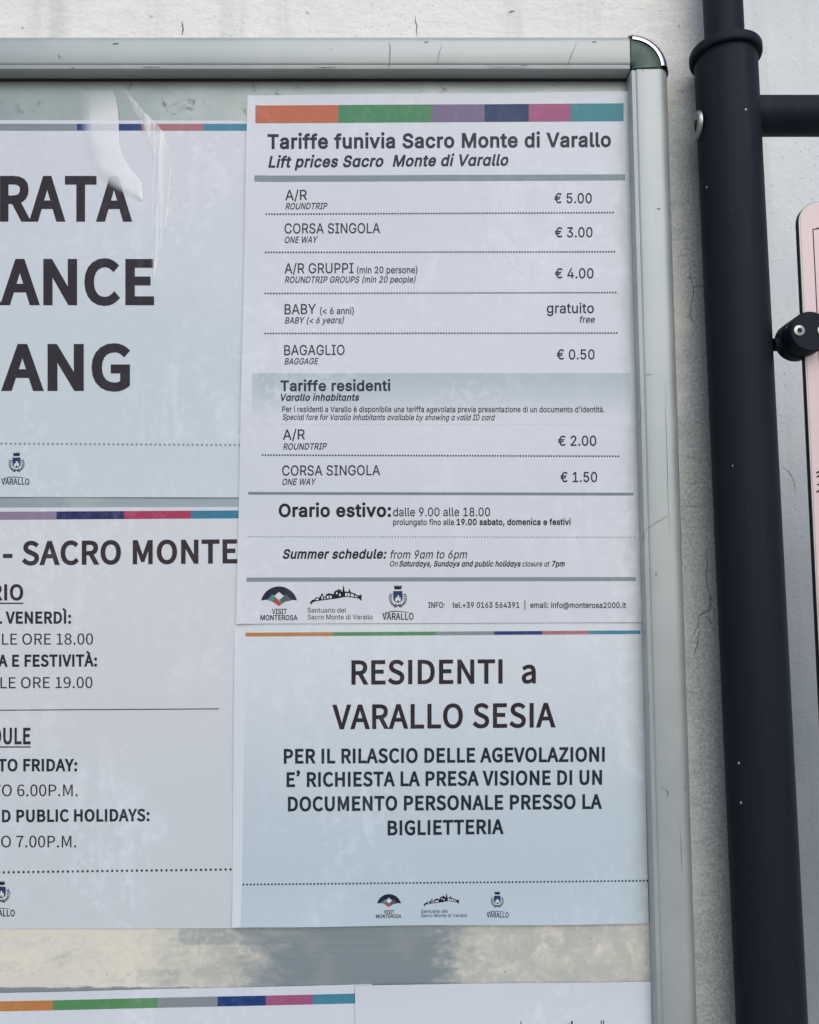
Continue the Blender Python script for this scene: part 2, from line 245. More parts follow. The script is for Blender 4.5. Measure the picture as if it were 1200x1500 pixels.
 "V": (480, [(204,0,-188,509,68,0,108,-303,7,-19,8,-23,8,-27,7,-22,8,-26,9,-28,9,-30,-13,0,9,31,8,28,8,25,7,23,9,27,7,22,7,19,105,303,68,0,-185,-509)]),
 "W": (686, [(155,0,-139,509,66,0,81,-313,4,-17,5,-17,3,-17,4,-17,4,-17,4,-17,3,-18,4,-18,3,-18,-8,0,4,18,3,18,4,18,3,17,4,17,4,17,4,17,5,17,4,17,82,313,74,0,82,-313,4,-17,4,-17,4,-17,4,-17,4,-17,4,-17,4,-18,4,-18,3,-18,-9,0,4,18,3,18,4,18,4,17,3,17,4,17,5,17,4,17,4,17,80,313,67,0,-140,-509,-75,0,-87,323,-6,22,-5,23,-6,23,-5,26,-5,28,-5,30,14,0,-5,-29,-5,-26,-5,-25,-5,-24,-6,-24,-6,-24,-88,-323)]),
 "Y": (472, [(203,0,0,208,-187,301,75,0,101,-165,11,-17,10,-18,9,-17,9,-18,9,-20,10,-24,-26,0,9,24,9,21,9,18,9,17,10,17,10,17,101,165,74,0,-187,-301,0,-208)]),
 "|": (230, [(141,673,0,-837,-53,0,0,837)]),
 "a": (389, [(160,-9,-23,2,-22,4,-21,8,-18,10,-16,14,-12,16,-10,18,-6,21,-2,24,2,20,4,18,7,15,10,13,11,10,14,9,14,7,16,6,17,5,18,3,18,3,17,3,22,3,18,2,16,2,13,2,10,2,8,4,8,8,3,12,0,2,-1,15,-3,13,-5,12,-7,10,-9,8,-11,7,-13,5,-15,3,-16,1,-18,-1,-15,-3,-14,-5,-12,-6,-10,-7,-9,-8,-8,-9,-6,-9,-4,-9,-59,17,10,22,13,18,15,15,16,12,19,10,19,7,20,5,20,3,21,1,14,0,15,-2,16,-3,16,-4,16,-6,15,-9,14,-10,12,-14,10,-16,8,-19,5,-23,2,-27,0,-251,-60,0,0,52,-5,0,-5,-9,-7,-9,-8,-9,-10,-9,-13,-8,-14,-7,-16,-5,-18,-3),(170,45,22,2,19,4,17,8,14,9,12,12,9,13,7,15,4,14,2,16,0,52,-6,-4,-11,-4,-13,-3,-15,-3,-10,-2,-11,-1,-10,-2,-14,-2,-11,-1,-14,-2,-14,-3,-13,-4,-12,-6,-10,-6,-9,-8,-6,-9,-4,-12,-1,-13,1,-12,3,-11,6,-10,7,-8,10,-7,11,-5,12,-4,14,-2)]),
 "b": (424, [(229,-8,-21,1,-19,4,-17,7,-13,8,-12,9,-9,10,-8,10,-7,9,-5,9,-6,0,0,-59,-59,0,0,509,61,0,0,-190,4,0,5,8,7,9,7,10,10,9,11,9,13,9,17,6,19,4,22,1,30,-2,28,-8,26,-13,22,-19,19,-22,16,-27,9,-23,6,-25,4,-27,1,-29,-1,-29,-4,-27,-6,-25,-9,-24,-15,-27,-19,-23,-23,-18,-25,-13,-28,-9),(220,47,22,2,20,6,17,11,15,14,12,17,10,20,7,22,4,24,1,26,-1,26,-4,24,-7,22,-9,20,-12,17,-15,13,-18,11,-19,6,-23,2,-22,-2,-20,-6,-17,-10,-14,-13,-13,-17,-9,-19,-7,-22,-4,-25,-1,-27,1,-27,4,-24,7,-23,10,-20,12,-17,15,-13,17,-10,19,-6)]),
 "c": (396, [(207,-8,-25,1,-23,5,-22,8,-20,10,-19,14,-16,16,-14,18,-12,21,-10,23,-6,25,-4,26,-2,28,2,29,4,27,6,25,10,23,12,21,14,18,16,16,19,14,20,11,22,7,23,5,25,1,19,0,17,-3,17,-4,16,-6,15,-7,14,-8,13,-10,12,-11,10,-13,9,-14,7,-15,6,-16,-59,-15,-3,10,-5,9,-5,8,-9,12,-11,10,-9,5,-9,5,-10,4,-11,3,-11,1,-13,1,-23,-2,-21,-7,-18,-11,-15,-14,-12,-18,-10,-20,-6,-22,-4,-24,-2,-25,2,-24,4,-24,6,-22,10,-20,12,-17,15,-14,18,-11,21,-6,23,-3,13,1,12,2,11,3,10,3,9,5,9,6,8,7,6,7,7,9,5,9,4,9,3,10,59,-15,-6,-16,-7,-16,-9,-14,-10,-13,-12,-11,-13,-11,-14,-9,-15,-7,-16,-6,-17,-4,-18,-2)]),
 "d": (424, [(195,-8,-30,2,-28,9,-26,13,-22,18,-19,23,-15,27,-9,24,-7,25,-4,27,-1,29,1,29,4,27,7,25,9,23,15,27,19,22,23,19,25,13,28,8,31,2,22,-1,19,-4,16,-6,14,-9,11,-9,9,-9,8,-10,6,-9,5,-8,5,0,0,190,61,0,0,-509,-59,0,0,59,-6,0,-6,-9,-6,-9,-8,-10,-10,-10,-11,-9,-14,-8,-16,-7,-19,-4),(205,47,21,2,20,6,17,10,15,13,12,17,9,20,7,23,4,24,2,27,-2,27,-4,25,-6,22,-10,19,-12,17,-15,13,-17,10,-19,6,-22,2,-23,-2,-20,-6,-17,-11,-15,-13,-12,-17,-10,-20,-6,-22,-4,-24,-2,-26,2,-26,4,-24,7,-22,9,-20,12,-17,15,-14,17,-11,20,-6)]),
 "e": (404, [(212,-8,-27,1,-24,5,-23,8,-21,10,-19,14,-16,16,-14,18,-12,21,-10,23,-6,24,-5,27,-1,28,1,28,4,27,7,25,9,23,12,21,14,18,16,17,18,13,20,11,22,8,23,5,25,1,21,-1,20,-3,20,-6,19,-8,18,-11,16,-14,15,-17,13,-19,10,-23,8,-26,5,-29,1,-33,0,-25,-296,0,0,52,263,0,-28,-19,-2,24,-4,22,-6,21,-10,17,-11,15,-14,13,-17,9,-19,5,-22,2,-22,-2,-19,-5,-18,-10,-15,-12,-12,-15,-10,-16,-7,-19,-5,-20,-1,-20,0,-33,2,-27,4,-24,8,-21,11,-18,14,-15,16,-12,18,-8,21,-5,22,-2,15,1,14,2,13,4,11,5,11,7,9,8,9,9,6,11,6,12,59,-14,-7,-19,-10,-17,-13,-16,-15,-13,-18,-12,-19,-10,-22,-7,-24,-4)]),
 "f": (254, [(228,379,0,-52,-222,0,0,52),(81,0,0,432,1,20,5,18,9,16,11,13,13,11,15,9,17,6,17,4,18,1,14,0,11,-1,10,-2,12,-3,9,-3,-16,-53,-5,2,-7,2,-9,1,-11,1,-17,-2,-14,-4,-10,-8,-7,-11,-4,-14,-1,-16,0,-419)]),
 "g": (425, [(207,-151,-27,2,-24,3,-22,6,-20,8,-17,10,-15,12,-12,13,-11,13,-8,15,50,28,6,-8,7,-8,8,-9,9,-8,11,-8,12,-6,15,-5,18,-3,20,-1,29,2,25,8,21,12,16,17,10,24,3,28,0,74,-5,0,-5,-8,-7,-9,-7,-10,-10,-9,-11,-9,-14,-7,-16,-6,-19,-4,-22,-1,-30,2,-27,7,-25,13,-23,16,-19,22,-16,25,-9,22,-7,24,-4,27,-1,28,1,29,4,26,7,25,9,22,16,27,19,22,22,19,26,13,28,8,30,2,22,-1,19,-4,16,-6,14,-8,12,-9,9,-10,8,-10,6,-9,6,-8,5,0,0,60,59,0,0,-388,-2,-31,-7,-27,-13,-23,-16,-19,-20,-15,-23,-12,-26,-8,-28,-5),(205,59,22,2,19,5,18,9,14,12,12,16,10,18,7,21,4,24,1,27,-1,26,-4,23,-7,22,-9,19,-12,16,-15,13,-17,10,-20,6,-22,2,-23,-2,-19,-6,-18,-10,-15,-14,-12,-16,-9,-20,-7,-21,-4,-23,-2,-25,2,-26,4,-23,7,-21,9,-19,13,-16,14,-12,18,-10,20,-5)]),
 "h": (410, [(114,227,0,-227,-61,0,0,509,61,0,0,-222,-12,0,14,32,16,25,20,18,23,12,25,8,27,2,25,-1,23,-6,20,-8,18,-13,15,-16,13,-19,9,-23,5,-27,2,-31,0,-240,-61,0,0,235,-3,28,-7,23,-13,18,-17,14,-21,8,-25,3,-18,-1,-16,-4,-15,-7,-14,-9,-11,-11,-10,-14,-7,-17,-4,-18)]),
 "i": (167, [(84,443,-11,1,-10,4,-9,7,-7,8,-4,9,-2,11,2,11,4,10,7,8,9,6,10,4,11,2,11,-2,10,-4,9,-6,7,-8,4,-10,1,-11,-1,-11,-4,-9,-7,-8,-9,-7,-10,-4),(53,0,0,379,61,0,0,-379)]),
 "l": (189, [(139,-2,-27,2,-21,8,-17,12,-12,17,-7,22,-2,25,0,425,61,0,0,-410,0,-16,3,-12,3,-9,10,-8,16,-2,8,0,6,1,5,0,5,1,11,-51,-9,-2,-10,-2,-11,-1)]),
 "m": (610, [(53,0,0,379,59,0,0,-84,-4,0,6,19,8,17,10,15,12,12,14,10,14,8,15,6,16,3,16,1,26,-3,23,-8,19,-14,16,-19,11,-22,7,-25,-9,0,6,17,8,17,11,14,13,13,14,10,17,9,17,6,19,4,20,1,21,-1,20,-5,19,-8,17,-11,15,-15,12,-18,9,-21,5,-24,2,-28,0,-255,-61,0,0,254,-3,25,-8,19,-12,15,-17,10,-18,6,-19,1,-17,-1,-15,-3,-13,-6,-11,-8,-10,-10,-8,-12,-5,-13,-4,-14,-1,-16,0,-247,-61,0,0,260,-2,20,-7,17,-12,14,-15,11,-18,6,-21,2,-14,-1,-14,-3,-13,-6,-13,-8,-10,-10,-9,-13,-7,-15,-4,-17,-1,-19,0,-238)]),
 "n": (410, [(114,227,0,-227,-61,0,0,379,59,0,0,-92,-10,0,14,32,16,25,20,18,23,12,25,8,27,2,25,-1,23,-6,20,-8,18,-13,15,-16,13,-19,9,-23,5,-27,2,-31,0,-240,-61,0,0,235,-3,28,-7,23,-13,18,-17,14,-21,8,-25,3,-18,-1,-16,-4,-15,-7,-14,-9,-11,-11,-10,-14,-7,-17,-4,-18)]),
 "o": (415, [(207,-8,-25,1,-23,5,-22,8,-20,10,-19,14,-16,16,-14,18,-12,21,-10,23,-6,25,-4,26,-2,28,2,29,4,27,6,25,10,23,12,21,14,18,16,16,19,14,20,11,22,7,23,5,25,1,26,-1,23,-5,22,-7,21,-11,18,-14,16,-16,14,-18,12,-21,10,-23,7,-25,4,-27,1,-29,-1,-28,-4,-26,-7,-25,-10,-23,-12,-21,-14,-18,-16,-16,-18,-14,-21,-10,-22,-8,-23,-5),(207,46,24,3,21,6,18,11,15,14,13,17,9,20,7,22,4,24,1,24,-1,25,-4,24,-7,22,-9,20,-13,18,-15,14,-18,11,-21,7,-24,2,-23,-2,-21,-7,-18,-11,-15,-14,-12,-18,-10,-20,-6,-22,-4,-24,-2,-25,2,-24,4,-24,6,-22,10,-20,12,-17,15,-14,18,-11,21,-6)]),
 "p": (424, [(53,-143,0,522,59,0,0,-60,6,0,5,8,7,9,7,10,10,9,11,9,13,9,17,6,19,4,22,1,30,-2,28,-8,26,-13,22,-19,19,-22,16,-27,9,-23,6,-25,4,-27,1,-29,-1,-29,-4,-27,-6,-25,-9,-24,-15,-27,-19,-23,-23,-18,-25,-13,-28,-9,-31,-2,-21,1,-19,4,-16,7,-14,8,-12,9,-9,10,-8,10,-6,9,-6,9,-4,0,0,-202),(220,47,22,2,20,6,17,11,15,14,12,17,10,20,7,22,4,24,1,26,-1,26,-4,24,-7,22,-9,20,-12,17,-15,13,-18,11,-19,6,-23,2,-22,-2,-20,-6,-17,-10,-14,-13,-13,-17,-9,-19,-7,-22,-4,-25,-1,-27,1,-27,4,-24,7,-23,10,-20,12,-17,15,-13,17,-10,19,-6)]),
 "q": (424, [(372,-143,-61,0,0,202,-5,0,-5,-9,-6,-9,-8,-10,-10,-10,-11,-9,-14,-8,-16,-7,-19,-4,-22,-1,-30,2,-28,9,-26,13,-22,18,-19,23,-15,27,-9,24,-7,25,-4,27,-1,29,1,29,4,27,7,25,9,23,15,27,19,22,23,19,25,13,28,8,31,2,22,-1,19,-4,16,-6,14,-9,11,-9,9,-9,8,-10,6,-9,6,-8,6,0,0,60,59,0),(205,47,21,2,20,6,17,10,15,13,12,17,9,20,7,23,4,24,2,27,-2,27,-4,25,-6,22,-10,19,-12,17,-15,13,-17,10,-19,6,-22,2,-23,-2,-20,-6,-17,-11,-15,-13,-12,-17,-10,-20,-6,-22,-4,-24,-2,-26,2,-26,4,-24,7,-22,9,-20,12,-17,15,-14,17,-11,20,-6)]),
 "r": (259, [(53,0,0,379,59,0,0,-58,3,0,9,18,13,15,15,13,19,10,20,6,22,2,8,0,8,-1,8,0,6,0,0,-62,-4,1,-9,1,-11,1,-12,1,-17,-2,-16,-3,-15,-6,-13,-9,-11,-10,-9,-12,-7,-15,-4,-15,-1,-17,0,-237)]),
 "s": (365, [(182,-8,-25,1,-24,4,-21,6,-19,9,-17,12,-14,14,-12,16,-9,19,-5,21,58,13,7,-20,10,-15,13,-12,17,-8,19,-5,21,-2,25,2,21,6,17,9,14,12,7,14,3,15,-2,12,-4,11,-8,10,-11,8,-14,6,-17,5,-63,15,-31,10,-26,12,-20,16,-14,19,-8,22,-3,25,2,21,6,19,10,18,14,15,16,13,20,10,22,8,24,5,26,1,25,-1,22,-4,20,-7,17,-9,15,-11,13,-13,10,-15,9,-16,6,-18,-56,-13,-6,14,-8,13,-11,12,-15,9,-18,6,-23,2,-21,-2,-19,-5,-16,-9,-12,-12,-8,-13,-2,-15,1,-13,5,-11,9,-10,12,-8,16,-6,20,-6,57,-14,32,-9,26,-13,19,-16,14,-18,8,-22,3,-24,-2,-22,-6,-20,-11,-18,-14,-16,-17,-13,-21,-12,-24,-8,-26,-5)]),
 "t": (227, [(204,379,0,-52,-198,0,0,52),(65,471,61,0,0,-373,1,-15,3,-13,6,-9,8,-6,12,-4,14,-1,7,0,8,1,9,1,8,2,11,-52,-10,-3,-11,-2,-12,-1,-12,0,-30,3,-25,8,-21,14,-15,20,-9,23,-3,29)]),
 "u": (410, [(182,-5,-24,2,-23,5,-20,9,-18,12,-15,16,-13,20,-9,23,-6,27,-1,30,0,240,61,0,0,-235,2,-27,8,-23,13,-19,17,-14,21,-8,25,-3,18,1,16,4,15,7,14,9,11,12,9,14,7,16,5,19,1,21,0,226,61,0,0,-379,-59,0,0,92,9,0,-10,-25,-11,-20,-14,-17,-15,-13,-23,-12,-25,-8)]),
 "v": (389, [(163,0,-146,379,67,0,81,-224,8,-23,7,-22,7,-23,6,-23,6,-22,7,-21,-22,0,7,21,6,22,6,23,6,23,7,22,8,23,81,224,66,0,-145,-379)]),
 "y": (389, [(47,-139,14,53,10,-1,12,-2,11,-1,10,1,9,3,9,5,8,7,8,10,7,13,6,15,12,35,-146,380,67,0,81,-224,8,-23,7,-23,7,-22,6,-23,6,-22,7,-21,-22,0,6,21,6,22,6,23,7,23,7,22,8,23,81,224,66,0,-167,-437,-8,-19,-9,-16,-10,-14,-12,-12,-12,-9,-14,-8,-14,-5,-16,-3,-18,-1,-14,0,-12,2,-11,2)]),
 "z": (380, [(42,0,0,46,212,274,0,3,-206,0,0,56,285,0,0,-48,-207,-271,0,-4,213,0,0,-56)]),
 "w": (567, [(138,0,-115,379,64,0,46,-165,7,-24,7,-26,7,-27,5,-22,6,-24,5,-24,5,-26,-10,0,5,25,5,24,5,23,6,22,6,28,7,26,7,25,46,165,64,0,46,-165,6,-25,7,-26,7,-27,5,-22,5,-23,5,-24,5,-26,-11,0,6,25,5,24,6,23,5,22,7,28,7,26,7,25,46,165,65,0,-116,-379,-61,0,-49,172,-5,17,-5,18,-4,18,-5,18,-5,19,-4,18,-5,19,-5,19,-4,20,14,0,-5,-19,-5,-20,-4,-19,-5,-18,-5,-19,-4,-18,-5,-18,-5,-18,-5,-17,-49,-172)]),
 "'": (206, [(78,318,-8,191,66,0,-8,-191)]),
 "à": (389, [(160,-9,-23,2,-22,4,-21,8,-18,10,-16,14,-12,16,-10,18,-6,21,-2,24,2,20,4,18,7,15,10,13,11,10,14,9,14,7,16,6,17,5,18,3,18,3,17,3,22,3,18,2,16,2,13,2,10,2,8,4,8,8,3,12,0,2,-1,15,-3,13,-5,12,-7,10,-9,8,-11,7,-13,5,-15,3,-16,1,-18,-1,-15,-3,-14,-5,-12,-6,-10,-7,-9,-8,-8,-9,-6,-9,-4,-9,-59,17,10,22,13,18,15,15,16,12,19,10,19,7,20,5,20,3,21,1,14,0,15,-2,16,-3,16,-4,16,-6,15,-9,14,-10,12,-14,10,-16,8,-19,5,-23,2,-27,0,-251,-60,0,0,52,-5,0,-5,-9,-7,-9,-8,-9,-10,-9,-13,-8,-14,-7,-16,-5,-18,-3),(170,45,22,2,19,4,17,8,14,9,12,12,9,13,7,15,4,14,2,16,0,52,-6,-4,-11,-4,-13,-3,-15,-3,-10,-2,-11,-1,-10,-2,-14,-2,-11,-1,-14,-2,-14,-3,-13,-4,-12,-6,-10,-6,-9,-8,-6,-9,-4,-12,-1,-13,1,-12,3,-11,6,-10,7,-8,10,-7,11,-5,12,-4,14,-2),(165,429,-66,100,69,0,47,-100)]),
 "è": (404, [(212,-8,-27,1,-24,5,-23,8,-21,10,-19,14,-16,16,-14,18,-12,21,-10,23,-6,24,-5,27,-1,28,1,28,4,27,7,25,9,23,12,21,14,18,16,17,18,13,20,11,22,8,23,5,25,1,21,-1,20,-3,20,-6,19,-8,18,-11,16,-14,15,-17,13,-19,10,-23,8,-26,5,-29,1,-33,0,-25,-296,0,0,52,263,0,-28,-19,-2,24,-4,22,-6,21,-10,17,-11,15,-14,13,-17,9,-19,5,-22,2,-22,-2,-19,-5,-18,-10,-15,-12,-12,-15,-10,-16,-7,-19,-5,-20,-1,-20,0,-33,2,-27,4,-24,8,-21,11,-18,14,-15,16,-12,18,-8,21,-5,22,-2,15,1,14,2,13,4,11,5,11,7,9,8,9,9,6,11,6,12,59,-14,-7,-19,-10,-17,-13,-16,-15,-13,-18,-12,-19,-10,-22,-7,-24,-4),(180,429,-66,100,68,0,48,-100)]),
 "€": (464, [(364,329,-23,-50,-325,0,18,50),(321,229,-23,-50,-282,0,18,50),(423,463,-25,-54,-10,9,-11,8,-11,7,-12,7,-12,5,-13,5,-13,3,-14,2,-14,1,-27,-3,-25,-7,-23,-13,-20,-18,-18,-23,-14,-27,-9,-24,-6,-26,-3,-29,-2,-32,2,-31,3,-29,6,-26,9,-24,14,-28,18,-22,20,-18,23,-13,25,-8,27,-2,14,1,14,1,13,4,13,4,12,5,11,6,11,7,10,7,10,8,26,-53,-19,-15,-20,-13,-22,-9,-24,-7,-24,-4,-25,-2,-30,2,-28,6,-26,10,-25,14,-22,17,-20,21,-17,24,-15,28,-12,31,-8,33,-5,36,-2,39,2,39,5,36,8,34,12,30,15,28,17,24,20,21,22,18,25,14,26,10,28,6,30,2,25,-2,24,-4,24,-8,22,-10,21,-13)]),
 "ɑ": (425, [(195,-8,-30,2,-28,9,-25,13,-23,18,-19,23,-15,27,-9,24,-7,25,-4,27,-1,29,1,29,4,27,7,25,9,23,16,27,19,22,22,19,26,13,28,8,30,2,22,-1,19,-4,16,-6,14,-8,11,-9,9,-10,8,-10,6,-9,6,-8,4,0,0,60,61,0,0,-379,-61,0,0,59,-4,0,-6,-9,-6,-9,-8,-10,-10,-10,-11,-9,-14,-8,-16,-7,-19,-4),(205,47,22,2,19,6,18,10,14,13,12,17,10,20,7,23,4,24,1,27,-1,27,-4,25,-7,22,-9,19,-12,17,-15,13,-17,10,-20,6,-22,2,-23,-2,-19,-6,-18,-10,-15,-14,-12,-17,-9,-19,-7,-23,-4,-24,-2,-26,2,-26,4,-24,7,-22,9,-20,13,-17,14,-14,18,-11,20,-6)]),
})
